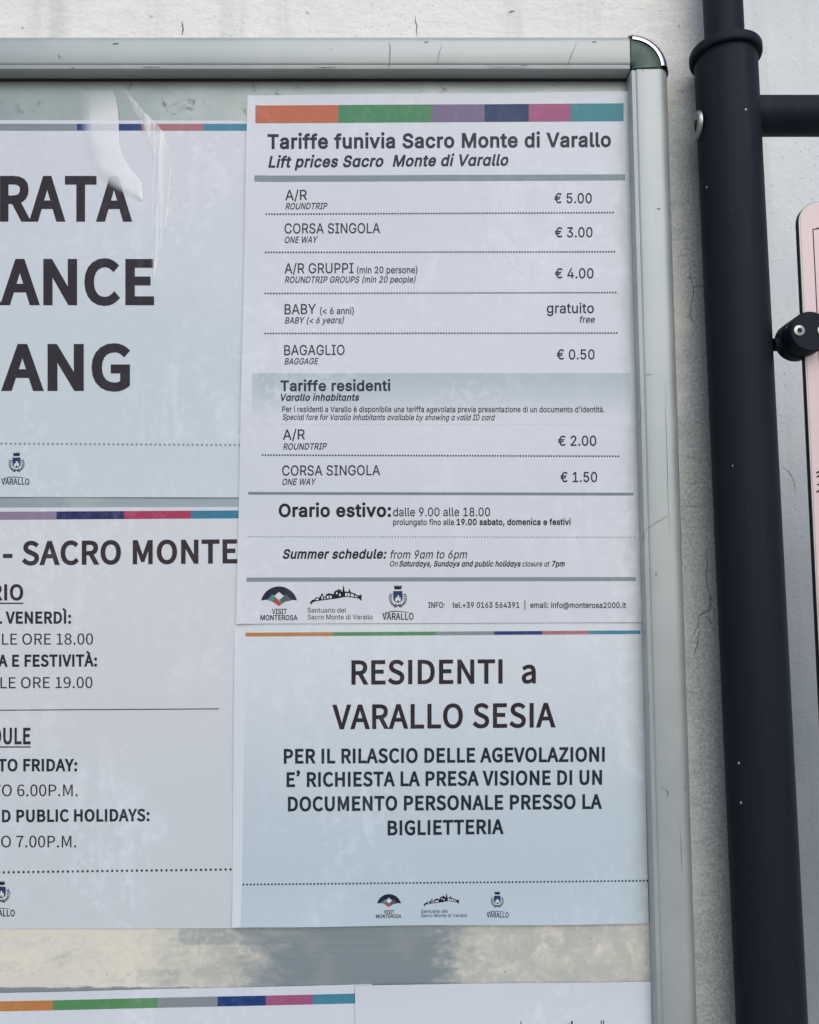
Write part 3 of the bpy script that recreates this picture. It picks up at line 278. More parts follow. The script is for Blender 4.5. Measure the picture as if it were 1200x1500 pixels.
FONT['b'] = (513, {
 " ": (157, []),
 "'": (195, [(77,338,40,0,12,130,1,72,-67,0,1,-72)]),
 "’": (193, [(46,419,14,-26,33,20,28,30,19,37,8,44,-8,34,-20,24,-27,8,-27,-6,-16,-17,-5,-22,5,-23,16,-16,23,-6,11,2,8,4,-4,-24,-13,-24,-20,-21)]),
 "-": (243, [(32,172,179,0,0,49,-179,0)]),
 ",": (195, [(53,-133,42,25,32,33,21,41,7,47,-4,32,-11,23,-17,15,-22,5,-24,-5,-18,-16,-6,-24,6,-24,17,-15,23,-5,8,0,-5,-30,-14,-26,-22,-21,-29,-17)]),
 ".": (195, [(97,-9,24,6,16,17,7,25,-7,26,-16,17,-24,6,-23,-6,-17,-17,-6,-26,6,-25,17,-17)]),
 ":": (195, [(97,273,24,6,16,17,7,26,-7,26,-16,17,-24,6,-23,-6,-17,-17,-6,-26,6,-26,17,-17),(97,-9,24,6,16,17,7,25,-7,26,-16,17,-24,6,-23,-6,-17,-17,-6,-26,6,-25,17,-17)]),
 "0": (389, [(195,-9,54,11,44,31,33,54,21,75,7,96,-7,96,-21,74,-33,53,-44,31,-54,10,-55,-10,-44,-31,-33,-53,-21,-74,-7,-96,7,-96,21,-75,33,-54,44,-31),(195,43,-40,12,-31,39,-20,67,-7,97,7,97,20,66,31,39,40,12,40,-12,30,-39,21,-66,7,-97,-7,-97,-21,-67,-30,-39)]),
 "1": (389, [(62,0,281,0,0,53,-103,0,0,460,-49,0,-22,-11,-24,-10,-28,-8,-32,-7,0,-41,91,0,0,-383,-114,0)]),
 "2": (389, [(31,0,323,0,0,55,-143,0,-27,0,-29,-2,-28,-3,68,68,55,65,43,64,27,63,9,62,-10,62,-30,47,-48,31,-62,10,-45,-5,-39,-15,-35,-24,-32,-31,37,-36,23,24,25,19,28,12,31,5,41,-8,30,-21,17,-32,6,-41,-9,-55,-27,-59,-47,-65,-66,-72,-86,-80)]),
 "3": (389, [(184,-9,65,10,52,29,36,46,12,61,-8,48,-23,38,-35,28,-42,17,0,3,37,18,29,27,18,35,7,43,-11,55,-31,40,-48,25,-60,8,-42,-4,-37,-13,-33,-19,-31,-25,35,-40,23,20,25,16,28,10,30,4,36,-6,28,-17,17,-25,6,-34,-7,-38,-24,-31,-44,-21,-67,-8,0,-49,75,-7,49,-21,27,-32,8,-43,-7,-39,-22,-30,-33,-19,-42,-7,-40,5,-34,13,-28,19,-25,22,-33,-41,29,-27,36,-23,45,-15)]),
 "4": (389, [(238,0,60,0,0,141,69,0,0,52,-69,0,0,320,-70,0,-214,-330,0,-42,224,0),(238,193,-157,0,116,175,15,25,14,25,13,25,3,0,-2,-22,-1,-25,-1,-24,0,-22)]),
 "5": (389, [(183,-9,63,12,54,34,37,55,15,75,-13,73,-33,51,-49,30,-60,10,-29,-3,-25,-7,-23,-11,13,149,193,0,0,54,-249,0,-17,-239,35,-22,20,13,20,10,21,5,24,2,44,-8,33,-23,22,-36,7,-50,-8,-50,-23,-38,-35,-24,-43,-9,-41,5,-33,12,-28,19,-24,21,-32,-42,29,-25,36,-22,45,-15)]),
 "6": (389, [(211,-9,57,12,47,34,32,53,12,68,-11,70,-28,51,-45,30,-59,10,-31,-5,-31,-12,-29,-19,-26,-26,8,83,20,61,28,40,36,22,41,7,23,-3,22,-8,19,-12,17,-16,36,39,-23,21,-28,17,-32,11,-37,3,-58,-9,-52,-30,-42,-53,-28,-79,-10,-106,9,-91,23,-72,37,-50,47,-31),(101,206,26,30,27,20,26,12,25,3,41,-8,29,-23,17,-35,6,-47,-7,-48,-18,-37,-28,-23,-34,-9,-44,11,-33,32,-22,51)]),
 "7": (389, [(139,0,66,0,8,112,14,98,26,89,42,87,61,89,0,38,-322,0,0,-54,250,0,-53,-83,-39,-83,-27,-88,-17,-96)]),
 "8": (389, [(196,-9,66,10,50,28,33,42,11,52,-7,48,-19,37,-27,28,-33,22,0,4,24,22,22,29,16,34,6,39,-9,54,-28,43,-45,28,-59,10,-55,-9,-45,-27,-30,-41,-10,-53,5,-38,15,-32,23,-27,26,-22,0,-2,-34,-24,-30,-31,-22,-40,-8,-48,12,-54,34,-44,52,-28),(197,39,-43,7,-34,19,-23,30,-8,38,5,35,15,32,22,27,29,22,52,-22,43,-25,30,-32,11,-45,-8,-35,-20,-27,-31,-18),(231,279,-44,19,-37,23,-26,30,-9,40,6,34,17,26,26,16,33,6,36,-7,28,-19,17,-29,6,-36,-4,-27,-10,-27,-16,-25)]),
 "9": (389, [(165,-9,56,10,51,31,41,56,28,81,10,110,-9,88,-24,68,-37,49,-47,29,-56,9,-57,-12,-47,-33,-31,-53,-12,-68,10,-70,29,-50,44,-31,58,-10,32,4,32,13,29,19,26,26,-13,-100,-29,-66,-39,-36,-48,-11,-24,3,-23,8,-21,12,-18,16,-35,-40,23,-20,28,-17,34,-11),(290,311,-26,-31,-28,-22,-27,-12,-26,-4,-40,8,-29,23,-17,36,-6,47,7,48,18,37,28,23,35,9,43,-11,34,-31,23,-50)]),
 "A": (426, [(3,0,65,0,50,157,187,0,49,-157,69,0,-174,513,-73,0),(134,208,25,79,13,43,13,43,13,43,12,45,3,0,12,-44,13,-44,13,-43,14,-43,24,-79)]),
 "B": (460, [(71,0,163,0,79,9,61,28,40,47,15,67,-8,47,-22,36,-33,25,-42,14,0,4,32,16,24,26,14,32,5,37,-13,58,-36,39,-56,21,-71,7,-152,0),(135,296,0,166,79,0,53,-4,38,-15,23,-25,7,-38,-7,-36,-21,-26,-39,-17,-57,-5),(135,52,0,193,90,0,60,-5,44,-17,27,-29,9,-41,-10,-45,-27,-32,-44,-18,-59,-6)]),
 "C": (447, [(264,-9,47,5,42,14,36,23,33,31,-36,42,-26,-25,-28,-18,-31,-11,-34,-4,-54,9,-45,28,-33,43,-21,59,-7,71,8,71,21,58,34,43,45,26,54,10,31,-4,28,-10,24,-15,22,-20,35,42,-26,24,-32,20,-39,14,-44,5,-73,-11,-63,-34,-49,-55,-31,-74,-11,-92,11,-91,30,-74,48,-55,62,-34)]),
 "D": (482, [(71,0,131,0,84,11,67,33,48,53,29,72,10,89,-10,90,-29,71,-49,52,-67,32,-86,10,-128,0),(135,53,0,408,58,0,66,-9,50,-25,36,-41,22,-57,7,-71,-7,-71,-22,-57,-36,-42,-50,-26,-66,-9)]),
 "E": (412, [(71,0,303,0,0,55,-239,0,0,187,195,0,0,56,-195,0,0,161,231,0,0,54,-295,0)]),
 "F": (387, [(71,0,64,0,0,230,196,0,0,55,-196,0,0,174,231,0,0,54,-295,0)]),
 "G": (482, [(272,-9,49,4,44,13,37,19,29,23,0,216,-169,0,0,-54,109,0,0,-134,-18,-13,-22,-9,-25,-6,-27,-2,-60,9,-48,28,-35,43,-22,59,-7,71,8,71,22,58,36,43,47,26,58,10,35,-4,30,-10,25,-16,21,-19,35,42,-26,23,-32,20,-41,15,-49,5,-77,-11,-65,-34,-50,-55,-32,-74,-11,-92,11,-91,31,-74,49,-55,64,-34)]),
 "H": (510, [(71,0,64,0,0,242,240,0,0,-242,65,0,0,513,-65,0,0,-215,-240,0,0,215,-64,0)]),
 "I": (205, [(71,0,64,0,0,513,-64,0)]),
 "L": (380, [(71,0,289,0,0,55,-225,0,0,458,-64,0)]),
 "M": (569, [(71,0,58,0,0,284,-1,36,-2,40,-2,39,-4,37,3,0,42,-117,97,-267,43,0,97,267,41,117,3,0,-3,-37,-2,-39,-3,-40,0,-36,0,-284,60,0,0,513,-78,0,-98,-274,-9,-27,-8,-27,-9,-26,-10,-27,-2,0,-10,27,-9,26,-9,27,-10,27,-98,274,-77,0)]),
 "N": (506, [(71,0,61,0,0,270,-1,40,-2,41,-3,40,-2,39,3,0,55,-106,187,-324,67,0,0,513,-62,0,0,-267,1,-40,2,-42,3,-40,3,-40,-3,0,-56,106,-187,323,-66,0)]),
 "O": (520, [(260,-9,72,12,61,35,46,55,30,74,10,91,-10,91,-30,73,-46,55,-61,34,-72,11,-72,-11,-61,-34,-46,-55,-30,-73,-10,-91,10,-91,30,-74,46,-55,61,-35),(260,48,-52,9,-42,28,-32,44,-20,58,-7,71,7,71,20,58,32,43,42,26,52,10,51,-10,42,-26,32,-43,20,-58,7,-71,-7,-71,-20,-58,-32,-44,-42,-28)]),
 "P": (443, [(71,0,64,0,0,204,85,0,77,10,60,29,38,49,14,71,-14,71,-39,46,-60,26,-79,7,-146,0),(135,257,0,204,74,0,59,-5,42,-16,26,-30,9,-47,-9,-48,-24,-33,-42,-19,-59,-6)]),
 "R": (445, [(352,0,73,0,-130,225,47,18,37,30,23,42,8,55,-13,67,-37,44,-57,25,-72,7,-160,0,0,-513,64,0,0,218,93,0),(135,270,0,191,86,0,54,-5,39,-16,24,-28,8,-42,-8,-44,-24,-32,-39,-18,-54,-6)]),
 "S": (417, [(213,-9,72,11,55,31,35,47,12,57,-8,50,-22,37,-34,28,-41,22,-73,31,-31,14,-27,17,-20,23,-8,32,7,31,19,24,31,14,39,6,34,-4,31,-9,27,-15,25,-20,34,41,-30,26,-36,20,-41,13,-44,4,-64,-10,-52,-28,-33,-43,-13,-54,10,-50,25,-37,33,-26,37,-19,73,-32,34,-16,28,-18,18,-24,6,-34,-7,-34,-21,-26,-34,-17,-45,-6,-40,4,-37,13,-35,20,-30,26,-38,-44,36,-32,42,-24,48,-15)]),
 "T": (419, [(177,0,65,0,0,459,156,0,0,54,-376,0,0,-54,155,0)]),
 "U": (505, [(253,-9,59,7,51,23,39,42,26,62,9,86,0,302,-62,0,0,-303,-10,-77,-26,-50,-39,-27,-47,-8,-47,8,-38,27,-26,50,-9,77,0,303,-64,0,0,-302,9,-86,25,-62,40,-42,50,-23)]),
 "V": (403, [(165,0,74,0,164,513,-66,0,-83,-278,-12,-43,-12,-41,-12,-42,-14,-43,-2,0,-14,43,-12,42,-12,41,-12,43,-83,278,-68,0)]),
 "Y": (372, [(153,0,65,0,0,199,155,314,-68,0,-66,-145,-12,-28,-13,-28,-13,-28,-13,-28,-3,0,-13,28,-13,28,-12,28,-13,28,-66,145,-69,0,154,-314)]),
 "Z": (422, [(35,0,354,0,0,55,-274,0,271,420,0,38,-326,0,0,-54,246,0,-271,-420)]),
 "a": (394, [(152,-9,34,4,33,12,31,17,28,22,2,0,6,-46,52,0,0,234,-7,64,-24,49,-41,32,-59,11,-45,-5,-40,-11,-35,-16,-30,-18,25,-44,24,15,28,13,30,9,32,4,39,-8,24,-22,12,-30,4,-36,-87,-14,-65,-20,-46,-28,-27,-35,-9,-45,9,-46,23,-34,35,-21),(170,43,-26,3,-22,11,-14,18,-5,28,9,33,29,27,53,21,81,14,0,-106,-27,-21,-26,-16,-25,-9)]),
 "À": (426, [(3,0,65,0,50,157,187,0,49,-157,69,0,-174,513,-73,0),(225,546,29,32,-110,101,-37,-44),(134,208,25,79,13,43,13,43,13,43,12,45,3,0,12,-44,13,-44,13,-43,14,-43,24,-79)]),
 "Ì": (205, [(117,546,28,32,-111,101,-36,-44),(71,0,64,0,0,513,-64,0)]),
})
def _unpack():
    out = {}
    for k, (cap, d) in FONT.items():
        g = {}
        for ch, e in d.items():
            cs = []
            for f in e[1]:
                x = y = 0; c = []
                for i in range(0, len(f), 2):
                    x += f[i]; y += f[i + 1]; c.append((x, y))
                cs.append(c)
            g[ch] = (e[0], cs)
        out[k] = (cap, g)
    return out
FONT = _unpack()

def fatten(cs, e):
    """move every outline outwards by e (bolder) or inwards (lighter)"""
    if not cs or abs(e) < 1e-6: return cs
    def area(c): return sum(c[i - 1][0] * c[i][1] - c[i][0] * c[i - 1][1] for i in range(len(c)))
    sgn = 1 if area(max(cs, key=lambda c: abs(area(c)))) > 0 else -1
    out = []
    for c in cs:
        c = [p for i, p in enumerate(c) if math.dist(p, c[i - 1]) > 1e-3]
        n = len(c); r = []
        for i in range(n):
            p0, p, p1 = Vector(c[i - 1]), Vector(c[i]), Vector(c[(i + 1) % n])
            a, b = (p - p0).normalized(), (p1 - p).normalized()
            n1, n2 = Vector((a.y, -a.x)) * sgn, Vector((b.y, -b.x)) * sgn
            m = n1 + n2
            if m.length < 0.2: m = n1
            m.normalize()
            k = 1 / max(0.45, m.dot(n1))
            r.append(tuple(p + m * e * k))
        out.append(r)
    return out

def fill(cs):
    """triangulate outlines with the non-zero winding rule"""
    vs, es = [], []
    for c in cs:
        n0 = len(vs)
        vs += [Vector(p) for p in c]
        es += [(n0 + i, n0 + (i + 1) % len(c)) for i in range(len(c))]
    V, E, F, *_ = delaunay_2d_cdt(vs, es, [], 0, 1e-5)
    keep = []
    for f in F:
        x = sum(V[i][0] for i in f) / len(f); y = sum(V[i][1] for i in f) / len(f)
        w = 0
        for c in cs:
            for i in range(len(c)):
                (x0, y0), (x1, y1) = c[i - 1], c[i]
                if (y0 <= y) != (y1 <= y):
                    if x0 + (y - y0) * (x1 - x0) / (y1 - y0) > x:
                        w += 1 if y1 > y0 else -1
        if w: keep.append(tuple(f))
    return [tuple(v) for v in V], keep

_glyphs = {}
def glyph(font, ch, bold):
    k = (font, ch, round(bold, 3))
    if k not in _glyphs:
        cap, g = FONT[font]
        adv, cs = g[ch]
        cs = [[(x / cap, y / cap) for x, y in c] for c in cs]
        cs = fatten(cs, bold)
        if ch in 'ij' and bold > 0.03:      # keep the dot clear of a bold stem
            cs = [[(x, y + bold * 1.5) for x, y in c] if min(p[1] for p in c) > 0.78 else c for c in cs]
        _glyphs[k] = (adv / cap + bold * 1.2, *(fill(cs) if cs else ([], [])))
    return _glyphs[k]

# ---- sheets of paper
class Sheet:
    """one laminated sheet; its print is laid on its own surface"""
    def __init__(self, name, corners, base, mat, seed, n=(28, 28), label='', cat='notice', group=None, thick=0.0005, curl=()):
        self.base, self.seed = base, seed
        self.curl = [(on_plane(u, v, -base).x, on_plane(u, v, -base).z, nx, nz, reach, amt) for u, v, nx, nz, reach, amt in curl]
        TL, TR, BR, BL = [on_plane(u, v, -base) for u, v in corners]
        bm = bmesh.new(); grid = []
        for j in range(n[1] + 1):
            row = []
            for i in range(n[0] + 1):
                s, t = i / n[0], j / n[1]
                p = (TL * (1 - s) + TR * s) * (1 - t) + (BL * (1 - s) + BR * s) * t
                row.append(bm.verts.new(self.lift(p, 0)))
            grid.append(row)
        for j in range(n[1]):
            for i in range(n[0]):
                bm.faces.new((grid[j][i], grid[j + 1][i], grid[j + 1][i + 1], grid[j][i + 1]))
        rim = [grid[0][i] for i in range(n[0] + 1)] + [grid[j][-1] for j in range(1, n[1] + 1)] \
            + [grid[-1][i] for i in range(n[0] - 1, -1, -1)] + [grid[j][0] for j in range(n[1] - 1, 0, -1)]
        back = [bm.verts.new(v.co + Vector((0, thick, 0))) for v in rim]
        for i in range(len(rim)):
            k = (i + 1) % len(rim)
            bm.faces.new((rim[i], rim[k], back[k], back[i]))
        me = bpy.data.meshes.new(name)
        bm.to_mesh(me); bm.free()
        self.o = bpy.data.objects.new(name, me)
        COL.objects.link(self.o)
        me.materials.append(mat)
        me.polygons.foreach_set('use_smooth', [True] * len(me.polygons))
        me.set_sharp_from_angle(angle=R(40))
        tag(self.o, label, cat, group)
    def lift(self, p, off):
        x, z, s = p.x, p.z, self.seed
        w = 0.5 + 0.2 * math.sin(x * 41 + s) + 0.2 * math.sin(z * 37 + 1.7 * s + x * 13) + 0.1 * math.sin(z * 83 - x * 59 + s)
        c = 0.0
        for (px, pz, nx, nz, reach, amt) in self.curl:      # edges that have come a little unstuck
            d = (x - px) * nx + (z - pz) * nz
            if d < reach:
                c += amt * (1 - max(d, 0) / reach) ** 2 * (0.55 + 0.45 * math.sin((x * nz - z * nx) * 34 + s))
        return Vector((p.x, -self.base - 0.00022 * w - c - off, p.z))
    def at(self, u, v, off=0.00018):
        return self.lift(on_plane(u, v, -self.base), off)
    def mesh(self, name, V, F, mat, parent=None, off=0.00018, mats=None, fm=None):
        me = bpy.data.meshes.new(name)
        me.from_pydata([self.at(u, v, off) for u, v in V], [], F)
        o = bpy.data.objects.new(name, me)
        COL.objects.link(o)
        for m in (mats or [mat]): me.materials.append(m)
        if fm: me.polygons.foreach_set('material_index', fm)
        # printed faces look towards the reader
        bm = bmesh.new(); bm.from_mesh(me)
        for f in bm.faces:
            f.normal_update()
            if f.normal.y > 0: f.normal_flip()
        bm.to_mesh(me); bm.free()
        o.parent = parent or self.o
        return o
    def bar(self, name, segs, yL, yR, xspan=None, parent=None, n=24, rows=1):
        """segs: (x0, x1, material); yL / yR: (top, bottom) at the left and right end"""
        x0, x1 = xspan or (segs[0][0], segs[-1][1])
        V, F, fm = [], [], []
        for k, (a, b, m) in enumerate(segs):
            c = max(1, int(n * (b - a) / (x1 - x0)))
            i0 = len(V)
            for i in range(c + 1):
                x = a + (b - a) * i / c; t = (x - x0) / (x1 - x0)
                top, bot = yL[0] + (yR[0] - yL[0]) * t, yL[1] + (yR[1] - yL[1]) * t
                V += [(x, top + (bot - top) * j / rows) for j in range(rows + 1)]
            for i in range(c):
                for j in range(rows):
                    q = i0 + i * (rows + 1) + j
                    F.append((q, q + 1, q + rows + 2, q + rows + 1)); fm.append(k)
        return self.mesh(name, V, F, None, parent, mats=[s[2] for s in segs], fm=fm)
    def dots(self, x0, x1, y0, y1, step, r, mat, name='dotted_line'):
        V, F = [], []
        k = max(2, round((x1 - x0) / step))
        for i in range(k + 1):
            x = x0 + (x1 - x0) * i / k; y = y0 + (y1 - y0) * i / k
            i0 = len(V)
            V += [(x + r * math.cos(a * math.pi / 4), y + r * math.sin(a * math.pi / 4)) for a in range(8)]
            F.append(tuple(range(i0, i0 + 8)))
        return self.mesh(name, V, F, mat)
    def text(self, body, xL, xR, bL, bR, cap, mat, font='a', bold=0.0, it=False, frag=None, name='text_line', parent=None, aslant=0.2):
        frag = frag or body
        start = len(body) - len(frag)
        gl, x, pos = [], 0.0, []
        for ch in body:
            if it and ch == 'a' and font == 'a': ch = 'ɑ'
            g = glyph(font, ch, bold); gl.append(g); pos.append(x); x += g[0]
        sh, sx = 0.0, cap
        for _ in range(3):
            xs = [pos[i] + p[0] + sh * p[1] for i in range(start, len(body)) for p in gl[i][1]]
            lo, hi = min(xs), max(xs)
            sx = (xR - xL) / (hi - lo)
            sh = (aslant * cap / sx) if it else 0.0
        V, F = [], []
        for i, g in enumerate(gl):
            i0 = len(V)
            for px, py in g[1]:
                u = xL + (pos[i] + px + sh * py - lo) * sx
                V.append((u, bL + (bR - bL) * (u - xL) / (xR - xL) - py * cap))
            F += [tuple(i0 + k for k in f) for f in g[2]]
        return self.mesh(name, V, F, mat, parent)
    def poly(self, name, polys, mat, parent=None, off=0.00018):
        """flat printed shapes given as outlines"""
        V, F = [], []
        for c in polys:
            v, f = fill([c]) if len(c) > 4 else (c, [tuple(range(len(c)))])
            i0 = len(V); V += v; F += [tuple(i0 + k for k in t) for t in f]
        return self.mesh(name, V, F, mat, parent, off)

def ribbon(pts, w):
    """outline of a thin tapering stroke through pts"""
    L, Q = [], []
    for i, p in enumerate(pts):
        a = Vector(pts[max(0, i - 1)]); b = Vector(pts[min(len(pts) - 1, i + 1)])
        d = (b - a).normalized(); nn = Vector((-d.y, d.x))
        k = w * (0.35 + 0.65 * math.sin(math.pi * (i + 0.5) / len(pts)))
        L.append(tuple(Vector(p) + nn * k)); Q.append(tuple(Vector(p) - nn * k))
    return L + Q[::-1]

# ---------------------------------------------------------------- materials
# rendered wall: white limewash, rough, weathered
t = NT('wall_plaster')
p = t.pos
n1 = t.noise(p, 7, 5, 0.6); n2 = t.noise(p, 60, 6, 0.62); n3 = t.noise(p, 330, 4, 0.6)
st = t.noise(t.vscale(p, (26, 26, 2.2)), 1.0, 4, 0.6)
c = t.mix(t.ramp(n1, 0.3, 0.7), (0.85, 0.825, 0.765), (0.90, 0.88, 0.82))
c = t.mix(t.math('MULTIPLY', t.ramp(st, 0.52, 0.75), 0.38), c, (0.46, 0.48, 0.45))
c = t.mix(t.math('MULTIPLY', t.ramp(n2, 0.55, 0.75), 0.20), c, (0.52, 0.52, 0.49))
vo = t.voro(p, 85)
pock = t.math('MULTIPLY', t.math('LESS_THAN', vo.outputs['Distance'], 0.13), t.math('GREATER_THAN', t.xyz(vo.outputs['Color'])[0], 0.80))
vo2 = t.voro(p, 300)
pk2 = t.math('MULTIPLY', t.math('LESS_THAN', vo2.outputs['Distance'], 0.22),
             t.math('MULTIPLY', t.math('GREATER_THAN', t.xyz(vo2.outputs['Color'])[0], 0.72), t.ramp(n1, 0.46, 0.62)))
c = t.mix(t.math('MULTIPLY', pock, 0.42), c, (0.24, 0.24, 0.22))
c = t.mix(t.math('MULTIPLY', pk2, 0.45), c, (0.22, 0.23, 0.22))
h = t.math('ADD', t.math('MULTIPLY', n2, 1.0), t.math('MULTIPLY', n3, 0.35))
h = t.math('ADD', h, t.math('MULTIPLY', t.math('ADD', pock, pk2), -0.25))
h = t.math('ADD', h, t.math('MULTIPLY', t.noise(t.vscale(p, (30, 30, 75), rot=(0, 0.35, 0)), 1.0, 3, 0.5, 0.8), 0.9))
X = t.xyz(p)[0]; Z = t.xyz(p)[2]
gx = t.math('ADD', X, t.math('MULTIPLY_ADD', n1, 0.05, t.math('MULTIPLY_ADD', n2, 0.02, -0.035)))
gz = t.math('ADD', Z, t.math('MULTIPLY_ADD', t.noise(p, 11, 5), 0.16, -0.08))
gr = t.math('MULTIPLY', t.ramp(gx, 0.185, 0.225), t.math('SUBTRACT', 1.0, t.math('MULTIPLY', t.ramp(gz, 0.33, 0.45), 0.75)))  # grime tint between frame and post, also painting in that gap's shade
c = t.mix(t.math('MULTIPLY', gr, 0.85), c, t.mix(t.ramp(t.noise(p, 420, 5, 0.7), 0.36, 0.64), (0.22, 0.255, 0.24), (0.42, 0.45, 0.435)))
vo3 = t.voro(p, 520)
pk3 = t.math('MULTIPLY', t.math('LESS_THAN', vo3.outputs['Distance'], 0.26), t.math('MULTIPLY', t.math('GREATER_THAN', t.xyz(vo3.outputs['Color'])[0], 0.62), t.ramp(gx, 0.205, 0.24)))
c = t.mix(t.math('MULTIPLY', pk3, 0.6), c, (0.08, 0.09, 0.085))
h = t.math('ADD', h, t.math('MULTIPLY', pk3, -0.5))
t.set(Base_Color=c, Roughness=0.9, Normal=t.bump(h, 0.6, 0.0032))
M_WALL = t.m
# smoother bluish paint on the stretch of wall that steps back behind the post
t = NT('wall_painted'); p = t.pos
n1 = t.noise(p, 9, 5, 0.6); n2 = t.noise(p, 150, 5, 0.62); st = t.noise(t.vscale(p, (30, 30, 2.0)), 1.0, 4, 0.6)
c = t.mix(t.ramp(n1, 0.3, 0.7), (0.68, 0.71, 0.72), (0.76, 0.78, 0.78))
c = t.mix(t.math('MULTIPLY', t.ramp(st, 0.50, 0.72), 0.4), c, (0.58, 0.60, 0.585))
vo = t.voro(p, 190)
pk = t.math('MULTIPLY', t.math('LESS_THAN', vo.outputs['Distance'], 0.20), t.math('GREATER_THAN', t.xyz(vo.outputs['Color'])[0], 0.86))
c = t.mix(t.math('MULTIPLY', pk, 0.4), c, (0.25, 0.27, 0.27))
t.set(Base_Color=c, Roughness=0.8, Normal=t.bump(t.math('ADD', n2, t.math('MULTIPLY', pk, -0.4)), 0.5, 0.002))
M_WALL2 = t.m
M_CRACK = plain('crack_dark', (0.13, 0.14, 0.13), 0.95)

t = NT('paving')
f = t.noise(t.pos, 3, 6)
t.set(Base_Color=t.mix(f, (0.20, 0.195, 0.185), (0.34, 0.33, 0.31)), Roughness=0.9, Normal=t.bump(t.noise(t.pos, 40, 6), 0.5, 0.01))
M_GROUND = t.m

# anodised / painted aluminium rails with scuffs
def rail_mat(name, along):
    t = NT(name); p = t.pos
    sc = (3, 60, 60) if along == 'x' else (60, 60, 3)
    g = t.noise(t.vscale(p, sc), 1.0, 4, 0.6)
    b = t.noise(p, 14, 5, 0.6)
    c = t.mix(t.ramp(b, 0.3, 0.7), (0.385, 0.415, 0.40), (0.455, 0.48, 0.462))
    c = t.mix(t.math('MULTIPLY', t.ramp(g, 0.56, 0.72), 0.22), c, (0.36, 0.37, 0.34))
    v = t.voro(t.vscale(p, (50, 50, 120) if along == 'x' else (120, 50, 36)), 1.0)
    sp = t.math('MULTIPLY', t.math('LESS_THAN', v.outputs['Distance'], 0.075), t.math('GREATER_THAN', t.xyz(v.outputs['Color'])[0], 0.80))
    c = t.mix(t.math('MULTIPLY', sp, 0.35), c, (0.12, 0.12, 0.11))
    t.set(Base_Color=c, Metallic=0.35, Roughness=t.math('MULTIPLY_ADD', b, 0.22, 0.36),
          Normal=t.bump(t.math('ADD', g, t.math('MULTIPLY', sp, -1.0)), 0.12, 0.0006))
    return t.m
M_RAIL_X, M_RAIL_Z = rail_mat('rail_aluminium_level', 'x'), rail_mat('rail_aluminium_upright', 'z')
M_SCUFF = plain('scuff', (0.17, 0.175, 0.165), 0.8)

t = NT('chrome')
t.set(Base_Color=(0.030, 0.043, 0.039), Metallic=1.0, Roughness=0.05, Normal=t.bump(t.noise(t.pos, 70, 2), 0.25, 0.002))  # near-black base stands in for the dark surroundings chrome would mirror
M_CHROME = t.m
M_DARK = plain('dark_seam', (0.02, 0.02, 0.02), 0.6)

# back panel: dull metal sheet, beige reflections of a sunlit building painted into its colour
t = NT('panel_metal'); p = t.pos
X, Y_, Z = t.xyz(p)
jx = t.math('MULTIPLY_ADD', t.noise(t.vscale(p, (60, 60, 140)), 1.0, 6, 0.62), 0.10, -0.05)
jz = t.math('MULTIPLY_ADD', t.noise(t.vscale(p, 1, off=(3, 1, 2)), 90, 3), 0.004, -0.002)
xx, zz = t.math('ADD', X, jx), t.math('ADD', Z, jz)
def box(t, x0, x1, z0, z1, e=0.004, sx=None, sz=None):
    sx, sz = sx or xx, sz or zz
    a = t.math('MULTIPLY', t.ramp(sx, x0 - e, x0 + e), t.math('SUBTRACT', 1.0, t.ramp(sx, x1 - e, x1 + e)))
    b = t.math('MULTIPLY', t.ramp(sz, z0 - 0.0008, z0 + 0.0008), t.math('SUBTRACT', 1.0, t.ramp(sz, z1 - 0.0008, z1 + 0.0008)))
    return t.math('MULTIPLY', a, b)
brushed = t.noise(t.vscale(p, (12, 12, 420)), 1.0, 3, 0.5)
cloud = t.noise(p, 22, 5, 0.62)
grime = t.noise(p, 75, 6, 0.7, 0.6)
c = t.mix(brushed, (0.285, 0.345, 0.365), (0.34, 0.40, 0.42))
c = t.mix(t.math('MULTIPLY', t.ramp(cloud, 0.5, 0.72), 0.45), c, (0.50, 0.53, 0.49))
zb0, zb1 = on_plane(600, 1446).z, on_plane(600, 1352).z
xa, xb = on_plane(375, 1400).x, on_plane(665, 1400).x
beige_refl = t.math('MAXIMUM', box(t, -0.6, xa, zb0, zb1, 0.030), box(t, xb, 0.1985, zb0, zb1, 0.020))  # where the warm reflection is painted, left and right
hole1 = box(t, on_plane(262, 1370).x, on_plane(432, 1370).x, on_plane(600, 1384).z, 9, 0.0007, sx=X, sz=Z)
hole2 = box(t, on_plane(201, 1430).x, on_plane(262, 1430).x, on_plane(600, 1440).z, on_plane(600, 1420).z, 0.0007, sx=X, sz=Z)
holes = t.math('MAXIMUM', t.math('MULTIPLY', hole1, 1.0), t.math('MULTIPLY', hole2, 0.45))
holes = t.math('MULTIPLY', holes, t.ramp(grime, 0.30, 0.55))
beige_refl = t.math('MULTIPLY', beige_refl, t.math('SUBTRACT', 1.0, t.math('MULTIPLY', holes, 0.45)))
refl_col = t.mix(t.ramp(t.noise(t.vscale(p, (170, 170, 300)), 1.0, 6, 0.72, 0.3), 0.36, 0.74), (0.83, 0.765, 0.625), (0.72, 0.675, 0.565))
refl_col = t.mix(t.ramp(t.noise(t.vscale(p, (38, 38, 90)), 1.0, 6, 0.66), 0.52, 0.70), refl_col, (0.56, 0.56, 0.51))
ztop = box(t, -0.7, 0.3, on_plane(600, 190).z, on_plane(600, 100).z)
c = t.mix(t.math('MULTIPLY', ztop, 0.9), c, t.mix(cloud, (0.20, 0.24, 0.22), (0.40, 0.435, 0.40)))  # top strip painted greener, in place of what its metal reflects
